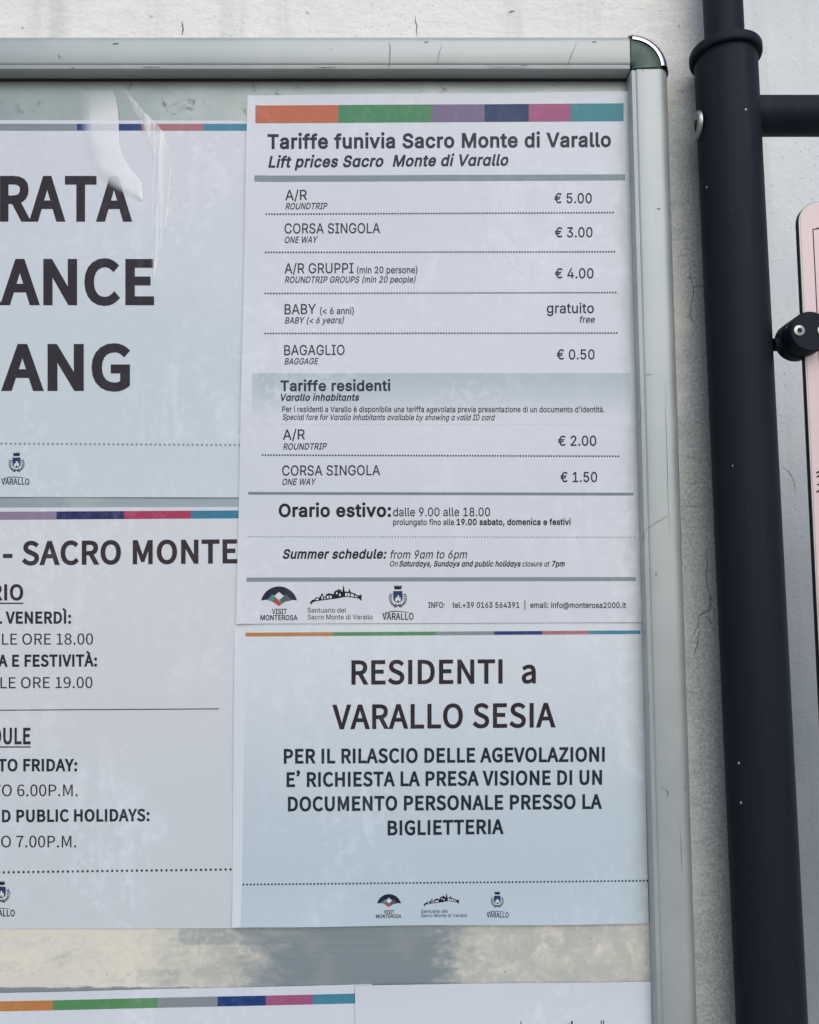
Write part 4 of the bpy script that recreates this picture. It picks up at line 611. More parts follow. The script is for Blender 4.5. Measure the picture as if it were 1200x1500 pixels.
refl_fade = t.math('MULTIPLY', t.ramp(xx, on_plane(170, 1400).x, on_plane(330, 1400).x), 0.75)  # painted reflection turns greyer towards the right
refl_col = t.mix(t.math('MULTIPLY', refl_fade, t.ramp(grime, 0.25, 0.60)), refl_col, (0.455, 0.455, 0.40))
c = t.mix(t.math('MULTIPLY', beige_refl, t.math('MULTIPLY_ADD', t.noise(p, 33, 5, 0.6), 0.5, 0.62, clamp=True)), c, refl_col)
dk = t.math('MULTIPLY', t.math('MULTIPLY', t.ramp(grime, 0.50, 0.66), t.ramp(cloud, 0.50, 0.60)), ztop)
c = t.mix(t.math('MULTIPLY', dk, 0.85), c, (0.07, 0.08, 0.075))
c = t.mix(t.math('MULTIPLY', t.ramp(t.noise(p, 140, 3), 0.66, 0.72), 0.35), c, (0.12, 0.12, 0.11))
t.set(Base_Color=c, Metallic=t.math('MULTIPLY_ADD', beige_refl, -0.5, 0.5), Roughness=0.42,
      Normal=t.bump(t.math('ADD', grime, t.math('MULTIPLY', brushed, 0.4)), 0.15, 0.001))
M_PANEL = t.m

# dark powder-coated steel with tiny chips
t = NT('post_paint'); p = t.pos
v = t.voro(p, 42)
chip = t.math('MULTIPLY', t.math('LESS_THAN', v.outputs['Distance'], 0.036), t.math('GREATER_THAN', t.xyz(v.outputs['Color'])[0], 0.35))
n = t.noise(p, 500, 3); nb = t.noise(t.vscale(p, (20, 20, 4)), 1.0, 4)
c = t.mix(nb, (0.006, 0.009, 0.016), (0.009, 0.013, 0.021))
dust = t.ramp(t.noise(t.vscale(p, (70, 70, 3)), 1.0, 5, 0.65), 0.48, 0.78)
c = t.mix(t.math('MULTIPLY', dust, 0.30), c, (0.030, 0.040, 0.055))
c = t.mix(t.math('MULTIPLY', t.ramp(t.noise(p, 260, 4, 0.7), 0.62, 0.75), 0.25), c, (0.05, 0.055, 0.06))
c = t.mix(t.math('MULTIPLY', chip, 0.8), c, (0.55, 0.55, 0.52))
t.set(Base_Color=c, Roughness=t.math('MULTIPLY_ADD', nb, 0.12, 0.56), Specular_IOR_Level=0.20, Normal=t.bump(n, 0.10, 0.0006))
M_POST = t.m
M_STEEL = plain('stainless', (0.42, 0.42, 0.41), 0.42, 1.0)
M_HOLE = plain('socket_black', (0.006, 0.006, 0.006), 0.7)

# papers
def scallops(t, u, w):
    """faint fish-scale print: rows of arcs, every other row shifted"""
    X, _, Z = t.xyz(t.pos)
    gx, gz = t.math('DIVIDE', X, w), t.math('DIVIDE', Z, w * 0.5)
    row = t.math('FLOOR', gz)
    fx = t.math('SUBTRACT', t.math('FRACT', t.math('MULTIPLY_ADD', row, 0.5, gx)), 0.5)
    fz = t.math('MULTIPLY', t.math('FRACT', gz), 0.5)
    d = t.math('SQRT', t.math('ADD', t.math('MULTIPLY', fx, fx), t.math('MULTIPLY', fz, fz)))
    ring = t.math('SINE', t.math('MULTIPLY', d, 40.0))
    return t.math('MULTIPLY_ADD', ring, u, 0.5)

def paper(name, tint, tint2=None, sc=0.0, zsplit=None, margin=None, haze=1.0, edge=False):
    t = NT(name)
    c = tint
    if tint2:
        f = t.ramp(t.noise(t.pos, 5, 2), 0.3, 0.7)
        if zsplit:
            f = t.math('SUBTRACT', 1.0, t.ramp(t.math('ADD', t.xyz(t.pos)[2], t.math('MULTIPLY_ADD', t.noise(t.pos, 9, 3), 0.05, -0.025)), zsplit[0], zsplit[1]))
        if margin is not None:
            f = t.math('MULTIPLY', f, t.math('GREATER_THAN', t.xyz(t.pos)[0], margin))
        c = t.mix(f, tint, tint2)
        if sc:
            s = t.math('MULTIPLY', scallops(t, 0.5, 0.0125), t.math('MULTIPLY', f, sc))
            c = t.mix(s, c, (0.50, 0.60, 0.62))
    if edge:      # damp has discoloured the right-hand edge
        ex = t.math('ADD', t.xyz(t.pos)[0], t.math('MULTIPLY_ADD', t.noise(t.pos, 38, 5, 0.6), 0.022, -0.011))
        c = t.mix(t.math('MULTIPLY', t.ramp(ex, 0.158, 0.174), 0.50), c, (0.44, 0.455, 0.425))
    return laminate(t, c, haze)

M_TAR = paper('paper_prices', (0.645, 0.665, 0.705), (0.675, 0.69, 0.725), edge=True)
M_RES = paper('paper_residents', (0.68, 0.71, 0.735), (0.515, 0.605, 0.645), 0.18, (on_plane(600, 1300).z, on_plane(600, 900).z), on_plane(356, 1200, -0.0014).x, edge=True)
M_ENT = paper('paper_entrance', (0.655, 0.67, 0.71), (0.60, 0.66, 0.675), 0.20, (on_plane(600, 600).z, on_plane(600, 230).z), haze=1.15)
M_TIM = paper('paper_timetable', (0.655, 0.668, 0.69), (0.625, 0.643, 0.66), 0.20, (on_plane(600, 1320).z, on_plane(600, 920).z), haze=1.15)
M_BOT = paper('paper_lower', (0.665, 0.69, 0.73), haze=1.2)

I_HEAD = ink('ink_navy', (0.014, 0.021, 0.042), 0.5)
I_TEXT = ink('ink_charcoal', (0.026, 0.030, 0.042), 0.5)
I_BLK = ink('ink_black', (0.009, 0.011, 0.018), 0.5)
I_BRN = ink('ink_brown_black', (0.032, 0.024, 0.031), 0.5)
I_BLUE = ink('ink_blue_black', (0.018, 0.026, 0.040), 0.6)
I_DOT = ink('ink_dots', (0.045, 0.06, 0.07))
I_DOTL = ink('ink_dots_pale', (0.24, 0.29, 0.31))
I_BAR = ink('ink_slate', (0.235, 0.285, 0.305))
I_BAR2 = ink('ink_slate_dark', (0.195, 0.235, 0.26))
C_ORA = ink('ink_orange', (0.52, 0.145, 0.075))
C_GRN = ink('ink_green', (0.065, 0.235, 0.105))
C_PUR = ink('ink_purple', (0.185, 0.145, 0.235))
C_NAV = ink('ink_navy_band', (0.020, 0.043, 0.115))
C_PNK = ink('ink_pink', (0.36, 0.10, 0.205))
C_TEA = ink('ink_teal', (0.055, 0.235, 0.270))
D_ORA = ink('ink_orange_dull', (0.50, 0.215, 0.070))
D_GRN = ink('ink_green_dull', (0.095, 0.270, 0.105))
D_GRY = ink('ink_grey_dull', (0.245, 0.275, 0.29))
D_NAV = ink('ink_navy_dull', (0.018, 0.050, 0.180))
D_PNK = ink('ink_dusty_pink', (0.42, 0.165, 0.185))
D_TEA = ink('ink_teal_dull', (0.060, 0.240, 0.330))
L_NAV = ink('ink_indigo', (0.018, 0.022, 0.105))
L_CRI = ink('ink_crimson', (0.41, 0.040, 0.105))
L_TEA = ink('ink_cyan', (0.040, 0.195, 0.300))
L_MAU = ink('ink_mauve', (0.27, 0.200, 0.275))
E_TEAL = ink('emblem_teal', (0.09, 0.25, 0.26))
E_RED = ink('emblem_red', (0.40, 0.08, 0.07))
E_WHT = ink('emblem_white', (0.70, 0.71, 0.74))
E_GRN = ink('emblem_green', (0.06, 0.16, 0.085))
E_GRY = ink('emblem_grey', (0.10, 0.10, 0.115))

# ---------------------------------------------------------------- the setting: pavement and wall
WALL_Y = 0.012
bm = bmesh.new()
for c_ in ((-10, -20), (10, -20), (10, 0.3), (-10, 0.3)):
    bm.verts.new((c_[0], c_[1], -1.5))
bm.faces.new(bm.verts)
tag(link('pavement', bm, M_GROUND), kind='structure')

def box_bm(lo, hi, bev=0.0):
    bm = bmesh.new()
    bmesh.ops.create_cube(bm, size=1)
    for v in bm.verts:
        v.co = Vector([lo[i] + (v.co[i] + 0.5) * (hi[i] - lo[i]) for i in range(3)])
    if bev:
        bmesh.ops.bevel(bm, geom=bm.edges[:], offset=bev, segments=3, affect='EDGES', profile=0.5)
    return bm

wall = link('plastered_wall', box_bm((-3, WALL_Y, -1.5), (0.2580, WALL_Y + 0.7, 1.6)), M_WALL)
tag(wall, 'white rendered wall with rough cracked plaster behind the notice board and the dark post', 'wall')

wall2 = link('painted_wall', box_bm((0.2584, WALL_Y + 0.30, -1.5), (3, WALL_Y + 0.7, 1.6)), M_WALL2)
tag(wall2, 'bluish white painted wall stepping back to the right of the dark post', 'wall')

def crack(pts, w, name='crack', parent=wall, Y=WALL_Y - 0.0003, mat=M_CRACK, jit=1.2):
    q = []
    for i in range(len(pts) - 1):
        for k in range(4):
            s = k / 4
            q.append((pts[i][0] * (1 - s) + pts[i + 1][0] * s + random.uniform(-jit, jit) * (k > 0),
                      pts[i][1] * (1 - s) + pts[i + 1][1] * s + random.uniform(-jit, jit) * (k > 0)))
    q.append(pts[-1])
    V, F = [], []
    for i, c_ in enumerate(q):
        a = Vector(q[max(0, i - 1)]); b = Vector(q[min(len(q) - 1, i + 1)])
        d = (b - a).normalized(); nn = Vector((-d.y, d.x))
        k = w * (0.25 + 0.75 * math.sin(math.pi * (i + 0.3) / len(q))) * random.uniform(0.6, 1.2)
        V += [on_plane(*(Vector(c_) + nn * k), Y), on_plane(*(Vector(c_) - nn * k), Y)]
        if i: F.append((2 * i - 2, 2 * i - 1, 2 * i + 1, 2 * i))
    me = bpy.data.meshes.new(name); me.from_pydata(V, [], F)
    return link(name, me, mat, parent)
crack([(1010, 393), (1012, 407), (1016, 420), (1014, 440), (1011, 462), (1015, 472), (1024, 481)], 0.55)
crack([(1005, 407), (1012, 408)], 0.5); crack([(1016, 420), (1029, 417)], 0.5); crack([(1004, 465), (1011, 463)], 0.5)
crack([(1034, 805), (1036, 830), (1036, 856), (1041, 872), (1039, 894), (1024, 902), (1022, 918), (1016, 930)], 0.8)
crack([(1038, 872), (1044, 880)], 0.7); crack([(1036, 902), (1043, 914)], 0.8)
crack([(1024, 925), (1022, 942), (1018, 958)], 0.8)
crack([(996, 742), (1018, 742), (1041, 740)], 0.22, jit=0.3)
crack([(1002, 708), (1020, 709), (1021, 703)], 0.3); crack([(998, 668), (1028, 672)], 0.25)
crack([(1146, 684), (1154, 689), (1160, 698), (1164, 710), (1166, 722)], 0.4, parent=wall2, Y=WALL_Y + 0.2997)
crack([(745, 19), (754, 16)], 0.9)
crack([(609, 24), (611, 40), (610, 52)], 0.7)
crack([(267, 30), (269, 42), (267, 52)], 0.9)

# ---------------------------------------------------------------- the notice board
XR, ZT, XL_, ZB = 0.1742, 0.4088, -0.522, -0.545      # inner opening of the frame
board = empty('notice_board', (0.5 * (XR + XL_), 0, ZB - 0.03))
tag(board, 'wall-mounted notice board with pale aluminium frame and chrome corner caps', 'notice board')
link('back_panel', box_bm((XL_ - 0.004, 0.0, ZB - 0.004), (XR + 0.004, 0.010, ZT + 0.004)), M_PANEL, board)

PROFILE = [(0.0000, 0.0115), (0.0000, -0.0118), (0.0008, -0.0130), (0.0025, -0.0135), (0.0028, -0.0132), (0.0034, -0.0132),
           (0.0040, -0.0138), (0.0052, -0.0144), (0.0150, -0.0148), (0.0208, -0.0150), (0.0228, -0.0148), (0.0246, -0.0142),
           (0.0263, -0.0131), (0.0279, -0.0115), (0.0293, -0.0093), (0.0304, -0.0065), (0.0312, -0.0030), (0.0315, 0.0015), (0.0315, 0.0115)]
def rail(axis, side, a, b, mat, n=40):
    bm = bmesh.new(); rows = []
    for k in range(n + 1):
        s = a + (b - a) * k / n
        row = []
        for d, y in PROFILE:
            if axis == 'x': row.append(bm.verts.new((s, y, side[0] + side[1] * d)))
            else: row.append(bm.verts.new((side[0] + side[1] * d, y, s)))
        rows.append(row)
    for k in range(n):
        for i in range(len(PROFILE) - 1):
            bm.faces.new((rows[k][i], rows[k][i + 1], rows[k + 1][i + 1], rows[k + 1][i]))
    bm.faces.new(rows[0]); bm.faces.new(rows[-1])
    return link('frame_rail', bm, mat, board, smooth=R(35))
g = 0.0006
rail_top = rail('x', (ZT, 1), XL_ + g, XR - g, M_RAIL_X)
rail_right = rail('z', (XR, 1), ZB + g, ZT - g, M_RAIL_Z)
rail('x', (ZB, -1), XL_ + g, XR - g, M_RAIL_X)
rail('z', (XL_, -1), ZB + g, ZT - g, M_RAIL_Z)

def corner(cx, cz, a0):
    prof = [(0.0002, 0.0115), (0.0002, -0.0132), (0.003, -0.0146), (0.010, -0.0156), (0.0180, -0.0160), (0.0232, -0.0156), (0.0262, -0.0146),
            (0.0286, -0.0130), (0.0302, -0.0110), (0.0313, -0.0085), (0.0319, -0.0055), (0.0321, -0.0020), (0.0321, 0.0115)]
    bm = bmesh.new(); rows = []
    for k in range(25):
        a = a0 + math.pi / 2 * k / 24
        rows.append([bm.verts.new((cx + d * math.cos(a), y, cz + d * math.sin(a))) for d, y in prof])
    for k in range(24):
        for i in range(len(prof) - 1):
            bm.faces.new((rows[k][i], rows[k][i + 1], rows[k + 1][i + 1], rows[k + 1][i]))
    bm.faces.new(rows[0]); bm.faces.new(rows[-1])
    o = link('corner_cap', bm, M_CHROME, board, smooth=R(40))
    return o
cap = corner(XR, ZT, 0)
M_GLINT = plain('glint_metal', (0.62, 0.64, 0.63), 0.16, 1.0)
def rim(cx, cz, a0, par):  # bright ring added as the white glint on the cap's outer curve
    prof = [(0.0232, -0.0150), (0.0234, -0.0163), (0.0256, -0.0162), (0.0274, -0.0152), (0.0290, -0.0135), (0.0288, -0.0122)]
    bm = bmesh.new(); rows = []
    for k in range(25):
        a = a0 + R(3) + R(84) * k / 24
        rows.append([bm.verts.new((cx + d * math.cos(a), y, cz + d * math.sin(a))) for d, y in prof])
    for k in range(24):
        for i in range(len(prof) - 1):
            bm.faces.new((rows[k][i], rows[k][i + 1], rows[k + 1][i + 1], rows[k + 1][i]))
    return link('cap_glint', bm, M_GLINT, par, smooth=R(50))
rim(XR, ZT, 0, cap)  # added glint ring on this cap
corner(XL_, ZT, math.pi / 2); corner(XL_, ZB, math.pi); corner(XR, ZB, -math.pi / 2)
# dark strip added to deepen the shadow line under the top rail
link('shadow_strip', box_bm((XL_ + 0.001, -0.0016, ZT - 0.0014), (XR - 0.0002, -0.00005, ZT + 0.0002)), M_DARK, board)
# dark hairline where the cap meets the rails
def seam(axis):
    bm = bmesh.new(); rows = []
    for s in (-g, 0.0001):
        row = []
        for d, y in PROFILE:
            dd, yy = (d * 1.006 + 0.0002, y - 0.0002) if y < 0.011 else (d, y)
            row.append(bm.verts.new((XR + s, yy, ZT + dd) if axis == 'x' else (XR + dd, yy, ZT + s)))
        rows.append(row)
    for i in range(len(PROFILE) - 1):
        bm.faces.new((rows[0][i], rows[0][i + 1], rows[1][i + 1], rows[1][i]))
    bm.faces.new(rows[0]); bm.faces.new(rows[1])
    return link('seam', bm, M_DARK, cap, smooth=R(30))
seam('x'); seam('z')

YF = -0.01525
def scuff(pts, w, rail_o, Y=YF): return crack(pts, w, 'scratch', rail_o, Y, M_SCUFF, 0.5)
scuff([(570, 62), (572, 70), (571, 88), (569, 99)], 0.6, rail_top)
scuff([(648, 64), (643, 80), (640, 96)], 0.3, rail_top)
scuff([(846, 60), (838, 78), (832, 96)], 0.4, rail_top)
scuff([(460, 98), (474, 99), (492, 98)], 0.9, rail_top)
scuff([(712, 96), (742, 95), (774, 96)], 0.6, rail_top)
scuff([(208, 99), (222, 98), (236, 99)], 0.9, rail_top)
scuff([(165, 64), (174, 63.5)], 0.9, rail_top)
scuff([(622, 62), (628, 61)], 0.8, rail_top); scuff([(867, 61), (874, 61)], 0.6, rail_top)
scuff([(85, 80), (88, 84)], 0.8, rail_top); scuff([(104, 98), (110, 101)], 0.8, rail_top)
scuff([(938, 590), (939, 606), (937, 622), (936, 628)], 0.7, rail_right)
scuff([(944, 778), (943, 786), (942, 793)], 0.9, rail_right)
scuff([(945, 777), (960, 766), (978, 756)], 0.35, rail_right)
scuff([(966, 304), (967, 306), (962, 305)], 0.6, rail_right)
scuff([(961, 838), (962, 844)], 0.6, rail_right)
scuff([(951, 1015), (950, 1032)], 0.5, rail_right)
scuff([(974, 1155), (979, 1160), (978, 1168)], 0.8, rail_right)
scuff([(975, 560), (976, 620), (978, 690), (981, 780)], 0.25, rail_right)
scuff([(996, 1210), (1000, 1280)], 0.3, rail_right)
scuff([(945, 548), (955, 548)], 0.4, rail_right)

# ---------------------------------------------------------------- logos used on several sheets
def emblem_fan(sh, x, y, s):
    """x, y: centre of the fan's top edge; s: photo pixels per unit (fan is 54 units wide)"""
    def A(px, py): return (x + px * s, y + py * s)
    arc = [A(27 * math.sin(a), 27 - 27 * math.cos(a) - 0 + (0)) for a in [R(-76 + 152 * i / 20) for i in range(21)]]
    body = arc + [A(14, 19), A(0, 8), A(-14, 19)]
    root = sh.poly('fan_emblem', [body], I_HEAD)
    def dia(cx, cy, w, h): return [A(cx - w, cy), A(cx, cy + h), A(cx + w, cy), A(cx, cy - h)]
    sh.poly('emblem_diamond', [[A(-17.5, 19.5), A(-9.5, 11.6), A(-4.5, 16.5), A(-10, 22)]], E_TEAL, root, 0.00026)
    sh.poly('emblem_diamond', [dia(0, 15.3, 4.4, 4.3)], E_WHT, root, 0.00030)
    sh.poly('emblem_diamond', [[A(4.6, 16.5), A(9.5, 11.2), A(18.5, 20.2), A(10, 22)]], E_GRY, root, 0.00026)
    sh.poly('emblem_diamond', [[A(-10, 22), A(-4.5, 16.6), A(4.6, 25.2), A(0, 28.6)]], E_RED, root, 0.00026)
    sh.poly('emblem_diamond', [[A(0.3, 20), A(4.6, 16.6), A(9.6, 21.9), A(4.7, 25.1)]], E_GRN, root, 0.00026)
    return root

def emblem_town(sh, x, y, s):
    """skyline of a walled hilltop, 77 units wide; x, y: its left end at the foot"""
    def A(px, py): return (x + px * s, y - py * s)
    sil = [(0, 1), (3, 3.5), (4, 6), (6, 5.5), (9, 7.5), (9, 9), (12, 9.2), (15, 8.6), (15.5, 11), (17, 11), (17.6, 13.5), (19.2, 15.6), (20.6, 13),
           (21, 10), (24, 10.4), (24.5, 13.6), (29, 15.2), (33.5, 14.6), (35.8, 13.4), (36.6, 17), (38.4, 19), (42, 20), (42.6, 23), (43.6, 20.4), (46.6, 20.6),
           (47.6, 17.5), (48.8, 17.6), (49.4, 23), (50.4, 27.4), (51.4, 23), (52, 17.8), (57.6, 17.4), (58.4, 20.2), (59, 22.4), (60, 19.6), (61, 16.6),
           (67, 15), (70, 12.6), (74.5, 12), (75, 13.4), (77, 13.2), (76.8, 4), (74.6, 5.8), (72.6, 7.6), (64, 8.8), (56, 10), (49, 9.2), (41, 7.6),
           (33, 6.6), (24, 5.4), (16, 4.4), (9, 3.2), (5, 1.6), (3, -1.6), (2, -1.2), (2.6, 0.8)]
    root = sh.poly('skyline_emblem', [[A(*p) for p in sil]], I_BLK)
    win = [[(53, 11), (53, 15.5), (56, 15.4), (56, 11)], [(57, 11), (57, 15.6), (59.4, 15.3), (59.4, 11)], [(61, 10.6), (61, 14.4), (65.5, 13.4), (65.5, 10.2)],
           [(67, 9.8), (67, 12.4), (70.5, 10.6), (70.5, 9.2)], [(18.2, 6.2), (18.2, 11), (20, 11.2), (20, 6.4)], [(26, 7.4), (26, 11.2), (28.6, 11.6), (28.6, 7.6)],
           [(30.2, 7.6), (30.2, 12), (33, 11.6), (33, 8)], [(10, 5), (10, 7.4), (13.6, 7.6), (13.6, 5.4)], [(39.5, 13.6), (39.5, 16.6), (41.5, 17), (41.5, 13.8)],
           [(22, 6.4), (22, 8.6), (24, 8.8), (24, 6.6)], [(44, 11), (44, 14.6), (46, 14.8), (46, 11.2)]]
    sh.poly('skyline_gap', [[A(*p) for p in w] for w in win], E_WHT, root, 0.00026)
    return root

def emblem_crest(sh, x, y, s):
    """town crest, 29 units wide and 33 high; x, y: centre of its top"""
    def A(px, py): return (x + px * s, y + py * s)
    crown = [(-6.2, 0.6), (-4.4, 2.4), (-3.6, 0), (-1.6, 2.2), (0, -0.2), (1.6, 2.2), (3.6, 0), (4.4, 2.4), (6.2, 0.6), (5.0, 4.4), (5.0, 6.2), (-5.0, 6.2), (-5.0, 4.4)]
    shield = [(-6.6, 8.6), (6.6, 8.6), (6.6, 20), (5.2, 23), (2.4, 24.6), (0, 25.4), (-2.4, 24.6), (-5.2, 23), (-6.6, 20)]
    root = sh.poly('crest_emblem', [[A(*p) for p in shield]], C_NAV)
    sh.poly('crown', [[A(*p) for p in crown]], I_BLK, root)
    fig = [(-3.8, 23.2), (-3.8, 19.4), (-2.4, 17.6), (-1.2, 19), (-0.8, 15.4), (0.6, 14.2), (1.6, 15.6), (1.8, 18.6), (3.2, 17.2), (4.2, 19.6), (4.0, 22.8),
           (1.2, 23.6), (0.6, 21), (-0.6, 21), (-1.0, 23.8)]
    sh.poly('shield_figure', [[A(*p) for p in fig]], E_WHT, root, 0.00026)
    lv = []
    for sgn in (-1, 1):
        for k in range(8):
            a = R(-28 + 16 * k)
            cx, cy = sgn * 10.6 * math.cos(a * 0.9), 19 + 11.4 * math.sin(a)
            for q in (0.55, -0.75):
                b = a + math.pi / 2 + q
                dx, dy = math.cos(b) * 2.3, math.sin(b) * 2.3
                nx, ny = -dy * 0.32, dx * 0.32
                o_ = 1.5 if q > 0 else -1.0
                ex, ey = sgn * o_ * math.cos(a), 0
                lv.append([A(cx + ex - sgn * dx, cy - dy), A(cx + ex + sgn * nx, cy + ny), A(cx + ex + sgn * dx, cy + dy), A(cx + ex - sgn * nx, cy - ny)])
    lv.append([A(-6, 31.5), A(-4.8, 32.4), A(5, 27.4), A(4, 26.6)]); lv.append([A(6, 31.5), A(4.8, 32.4), A(-5, 27.4), A(-4, 26.6)])
    sh.poly('laurel', lv, I_BLUE, root)
    return root

def crest_name(sh, xL, xR, base, cap):
    k = (xR - xL) / 46
    o = sh.text('VARALLO', xL, xR, base, base, cap, I_BLUE, 'b', 0.03, name='crest_lettering')
    pts = [(xL + q[0] * k, base - cap - q[1] * k) for q in ((1.2, -2.6), (3.4, -1.6), (5.2, 0.6), (9, 1.4), (14, 2.3), (20, 2.7), (26, 2.4), (33, 1.7), (39, 1.1))]
    sh.poly('flourish', [ribbon(pts, 0.62 * k)], I_BLUE, o)
    return o

# ---------------------------------------------------------------- entrance notice (upper left)
ENT = Sheet('entrance_notice', [(-392, 175), (402, 177), (398, 729), (-402, 727)], 0.0006, M_ENT, 1.3,
            label='large laminated notice with bold ENTRATA, ENTRANCE, EINGANG, upper left behind a torn film strip', curl=[(0, 728, 0, 1, 0.03, 0.0007)])
ENT.bar('colour_band', [(-365, -198, D_ORA), (-198, 0, D_GRN), (0, 113, D_GRY), (113, 208, D_NAV), (208, 298, D_PNK), (298, 392, D_TEA)],
        (181.5, 191.0), (181.7, 191.6))
ENT.text('ENTRATA', 43, 194, 321.7, 321.7, 60.7, I_BRN, 'b', 0.052, frag='ATA', name='heading')
ENT.text('ENTRANCE', 0.5, 226, 444, 444, 61.3, I_BRN, 'b', 0.052, frag='ANCE', name='heading')
ENT.text('EINGANG', 2, 191, 569.5, 569.5, 62.3, I_BRN, 'b', 0.052, frag='ANG', name='heading')
ENT.dots(-380, 385, 647.5, 652.2, 6.8, 1.75, I_DOTL)
emblem_crest(ENT, 24.7, 662.5, 0.90); crest_name(ENT, 2.5, 43.5, 709.8, 8.6)

# ---------------------------------------------------------------- timetable (lower left)
TIM = Sheet('timetable_notice', [(-430, 745), (384, 742.5), (362, 1359.5), (-450, 1362)], 0.0006, M_TIM, 2.9,
            label='laminated timetable headed SACRO MONTE listing opening hours in Italian and English')
TIM.bar('colour_band', [(-428, -250, D_ORA), (-250, -90, D_GRN), (-90, 83, L_MAU), (83, 182, L_NAV), (182, 280, L_CRI), (280, 380, L_TEA)],
        (752, 764), (747.6, 759))
TIM.text('FUNIVIA VARALLO - SACRO MONTE', 32.4, 347.8, 826.6, 823.8, 32.4, I_BRN, 'b', 0.045, frag='SACRO MONTE', name='heading')
TIM.text('ORARIO', 6.5, 34.5, 878.5, 878.5, 21.6, I_BRN, 'b', 0.045, frag='IO', name='heading')
TIM.bar('underline', [(-84, 34.5, I_BRN)], (882.8, 884.6), (882.8, 884.6))
TIM.text('DAL LUNEDÌ AL VENERDÌ:', 8.6, 104.5, 912.8, 912.8, 16.2, I_BLUE, 'b', 0.052, frag='VENERDÌ:')
TIM.text('DALLE ORE 9.00 ALLE ORE 18.00', 33, 136.6, 944.2, 944.0, 16, I_TEXT, 'b', 0.004, frag='ORE 18.00')
TIM.text('SABATO, DOMENICA E FESTIVITÀ:', 18.2, 142.5, 976, 975.5, 16.2, I_BLUE, 'b', 0.052, frag='E FESTIVITÀ:')
TIM.text('DALLE ORE 9.00 ALLE ORE 19.00', 31, 135.7, 1008, 1007.6, 16, I_TEXT, 'b', 0.004, frag='ORE 19.00')
TIM.bar('divider_line', [(-370, 321, I_TEXT)], (1042.0, 1043.3), (1037.6, 1038.9))
TIM.text('SCHEDULE', 21.6, 45, 1089.3, 1089.3, 22.4, I_BRN, 'b', 0.045, frag='LE', name='heading')
TIM.bar('underline', [(-95, 45.3, I_BRN)], (1093.2, 1095), (1093.2, 1095))
TIM.text('MONDAY TO FRIDAY:', 34.5, 113.5, 1129, 1129, 16.6, I_BLUE, 'b', 0.052, frag='FRIDAY:')
TIM.text('9.00A.M. TO 6.00P.M.', 25.6, 114, 1166, 1166, 16.8, I_TEXT, 'b', 0.004, frag='6.00P.M.')
TIM.text('SATURDAY, SUNDAY AND PUBLIC HOLIDAYS:', 24.4, 219.5, 1203.4, 1202, 16.6, I_BLUE, 'b', 0.052, frag='PUBLIC HOLIDAYS:')
TIM.text('9.00A.M. TO 7.00P.M.', 24, 112, 1241, 1241, 16.8, I_TEXT, 'b', 0.004, frag='7.00P.M.')
TIM.dots(-420, 338, 1283, 1273.4, 7.2, 1.9, I_DOT)
emblem_crest(TIM, 2, 1290, 1.0); crest_name(TIM, -21, 22, 1342, 9.4)

# ---------------------------------------------------------------- notice for residents
RES = Sheet('residents_notice', [(344, 900), (940, 896), (950.5, 1352.5), (340.5, 1357.5)], 0.0015, M_RES, 4.4,
            label='pale blue laminated notice headed RESIDENTI a VARALLO SESIA, below the price list', curl=[(600, 1356, 0, 1, 0.030, 0.0018), (341, 1200, 1, 0, 0.02, 0.0008)])
RES.bar('colour_band', [(360, 487, D_ORA), (487, 638, D_GRN), (638, 724, D_GRY), (724, 794, D_NAV), (794, 862, D_PNK), (862, 938, D_TEA)],
        (926.8, 932.2), (923.4, 928.6))
RES.text('RESIDENTI  a', 515, 785, 1001.8, 999.8, 33.4, I_BRN, 'b', 0.034, name='heading')
RES.text('VARALLO SESIA', 487, 814, 1067.2, 1064.3, 33.8, I_BRN, 'b', 0.034, name='heading')
for s_, a_, b_, c_, d_ in (('PER IL RILASCIO DELLE AGEVOLAZIONI', 416, 886, 1117.7, 1114.8), ('E’ RICHIESTA LA PRESA VISIONE DI UN', 420, 882, 1151.9, 1148.5),
                           ('DOCUMENTO PERSONALE PRESSO LA', 422, 882, 1187.6, 1183.9), ('BIGLIETTERIA', 568, 738, 1222.7, 1220.5)):
    RES.text(s_, a_, b_, c_, d_, 19.8, I_BLUE, 'b', 0.050)
RES.dots(357, 948, 1295.6, 1290, 5.2, 1.55, I_DOT)
emblem_fan(RES, 570, 1309.5, 0.667)
RES.text('VISIT', 562.5, 577.5, 1338, 1338, 5, I_HEAD, 'a', 0.03, name='emblem_lettering')
RES.text('MONTEROSA', 551, 588, 1344.3, 1344.2, 5, I_HEAD, 'a', 0.03, name='emblem_lettering')
emblem_town(RES, 620, 1326.5, 0.68)
RES.text('Santuario del', 617, 656, 1337, 1336.8, 4.8, I_TEXT, 'a', 0.01, name='emblem_lettering')
RES.text('Sacro Monte di Varallo', 617, 684, 1343.2, 1342.8, 4.8, I_TEXT, 'a', 0.01, name='emblem_lettering')
emblem_crest(RES, 728.5, 1305.5, 0.72); crest_name(RES, 713, 745, 1343, 7)

